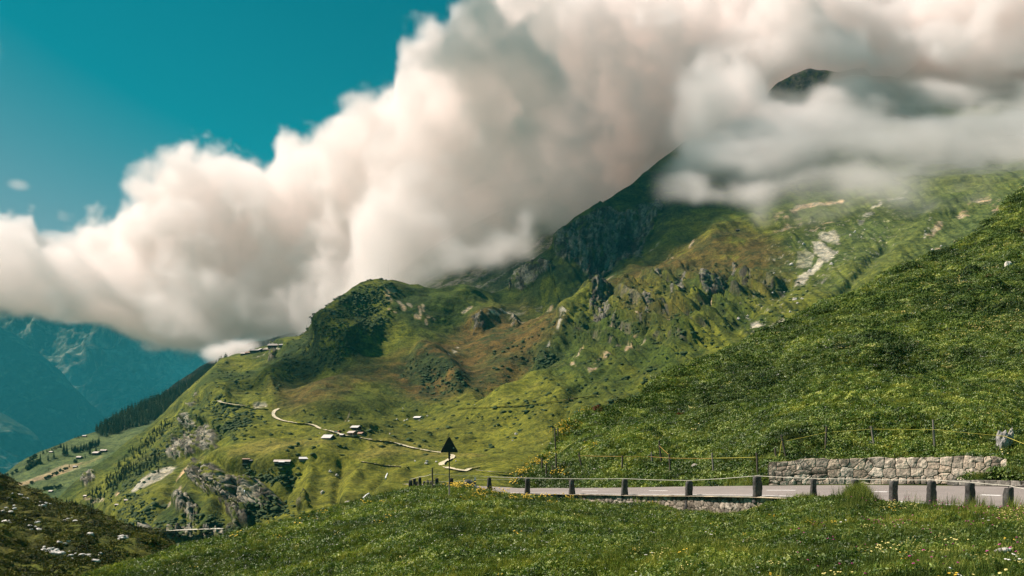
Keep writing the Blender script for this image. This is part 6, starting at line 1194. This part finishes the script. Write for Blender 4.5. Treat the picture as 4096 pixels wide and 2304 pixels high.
# ================================================================ CAMERA, SKY, SUN, HAZE, RENDER
cam = bpy.data.cameras.new('camera'); co_ = bpy.data.objects.new('camera', cam); C.objects.link(co_)
co_.rotation_euler = (math.pi / 2, 0, 0); cam.sensor_width = 36; cam.lens = 36 * F / 4096; cam.shift_y = (HY - 1152) / 4096
cam.clip_start = .1; cam.clip_end = 1e5; SC.camera = co_
wld = bpy.data.worlds.new('World'); SC.world = wld; wld.use_nodes = True; nt = wld.node_tree
bg = nt.nodes['Background']; sky = nt.nodes.new('ShaderNodeTexSky'); sky.sky_type = 'NISHITA'; sky.sun_disc = False
sky.sun_elevation = SUN_EL; sky.sun_rotation = -SUN_AZ; sky.altitude = 1900; sky.air_density = 1.; sky.dust_density = 1.5; sky.ozone_density = 1.5
sep = nt.nodes.new('ShaderNodeSeparateColor'); cmb = nt.nodes.new('ShaderNodeCombineColor'); nt.links.new(mixc(nt, sky.outputs[0], SKYTINT, 1.0, 'MULTIPLY'), sep.inputs[0])
mr_ = nt.nodes.new('ShaderNodeMapRange'); mr_.inputs['From Min'].default_value = SKYR[0]; mr_.inputs['From Max'].default_value = SKYR[1]; mr_.inputs['To Max'].default_value = SKYR[2]; nt.links.new(sep.outputs[0], mr_.inputs[0])
nt.links.new(mr_.outputs[0], cmb.inputs[0]); nt.links.new(sep.outputs[1], cmb.inputs[1]); nt.links.new(sep.outputs[2], cmb.inputs[2])
nt.links.new(cmb.outputs[0], bg.inputs[0]); bg.inputs[1].default_value = SKYSTR
sl = bpy.data.lights.new('sun', 'SUN'); sl.energy = 5.0; sl.angle = math.radians(.5); sl.color = SUNCOL
so = bpy.data.objects.new('sun', sl); C.objects.link(so); so.rotation_euler = SUN.to_track_quat('Z', 'Y').to_euler(); so.location = (0, 0, 300)
if HAZE:
    hz = MB(); x_, y0_, y1_, z0_, z1_ = 14000, -60, 36000, -521, 1500
    hz.box((0, (y0_ + y1_) / 2, (z0_ + z1_) / 2), (2 * x_, y1_ - y0_, z1_ - z0_))
    hm = bpy.data.materials.new('haze'); hm.use_nodes = True; hm.node_tree.nodes.clear()
    v = hm.node_tree.nodes.new('ShaderNodeVolumePrincipled'); ou = hm.node_tree.nodes.new('ShaderNodeOutputMaterial'); hm.node_tree.links.new(v.outputs[0], ou.inputs['Volume'])
    v.inputs['Color'].default_value = (*HAZECOL, 1); v.inputs['Density'].default_value = HAZE; v.inputs['Anisotropy'].default_value = .0
    ho = hz.build('haze', hm); tag(ho, 'thin blue air haze over the whole valley', 'haze', None, 'stuff')
vs_ = SC.view_settings; vs_.view_transform = 'Standard'; vs_.look = 'None'; vs_.exposure = EXPO; vs_.gamma = 1
SC.render.engine = 'CYCLES'; cy = SC.cycles
cy.use_denoising = True; cy.denoiser = 'OPENIMAGEDENOISE'; cy.denoising_input_passes = 'RGB_ALBEDO_NORMAL'
cy.use_adaptive_sampling = True; cy.adaptive_threshold = .02
cy.max_bounces = 16; cy.diffuse_bounces = 3; cy.glossy_bounces = 2; cy.transmission_bounces = 2; cy.transparent_max_bounces = 96; cy.volume_bounces = 14
cy.volume_step_rate = 1.8; cy.volume_max_steps = 160; cy.caustics_reflective = False; cy.caustics_refractive = False
print('script', time.time() - T0)
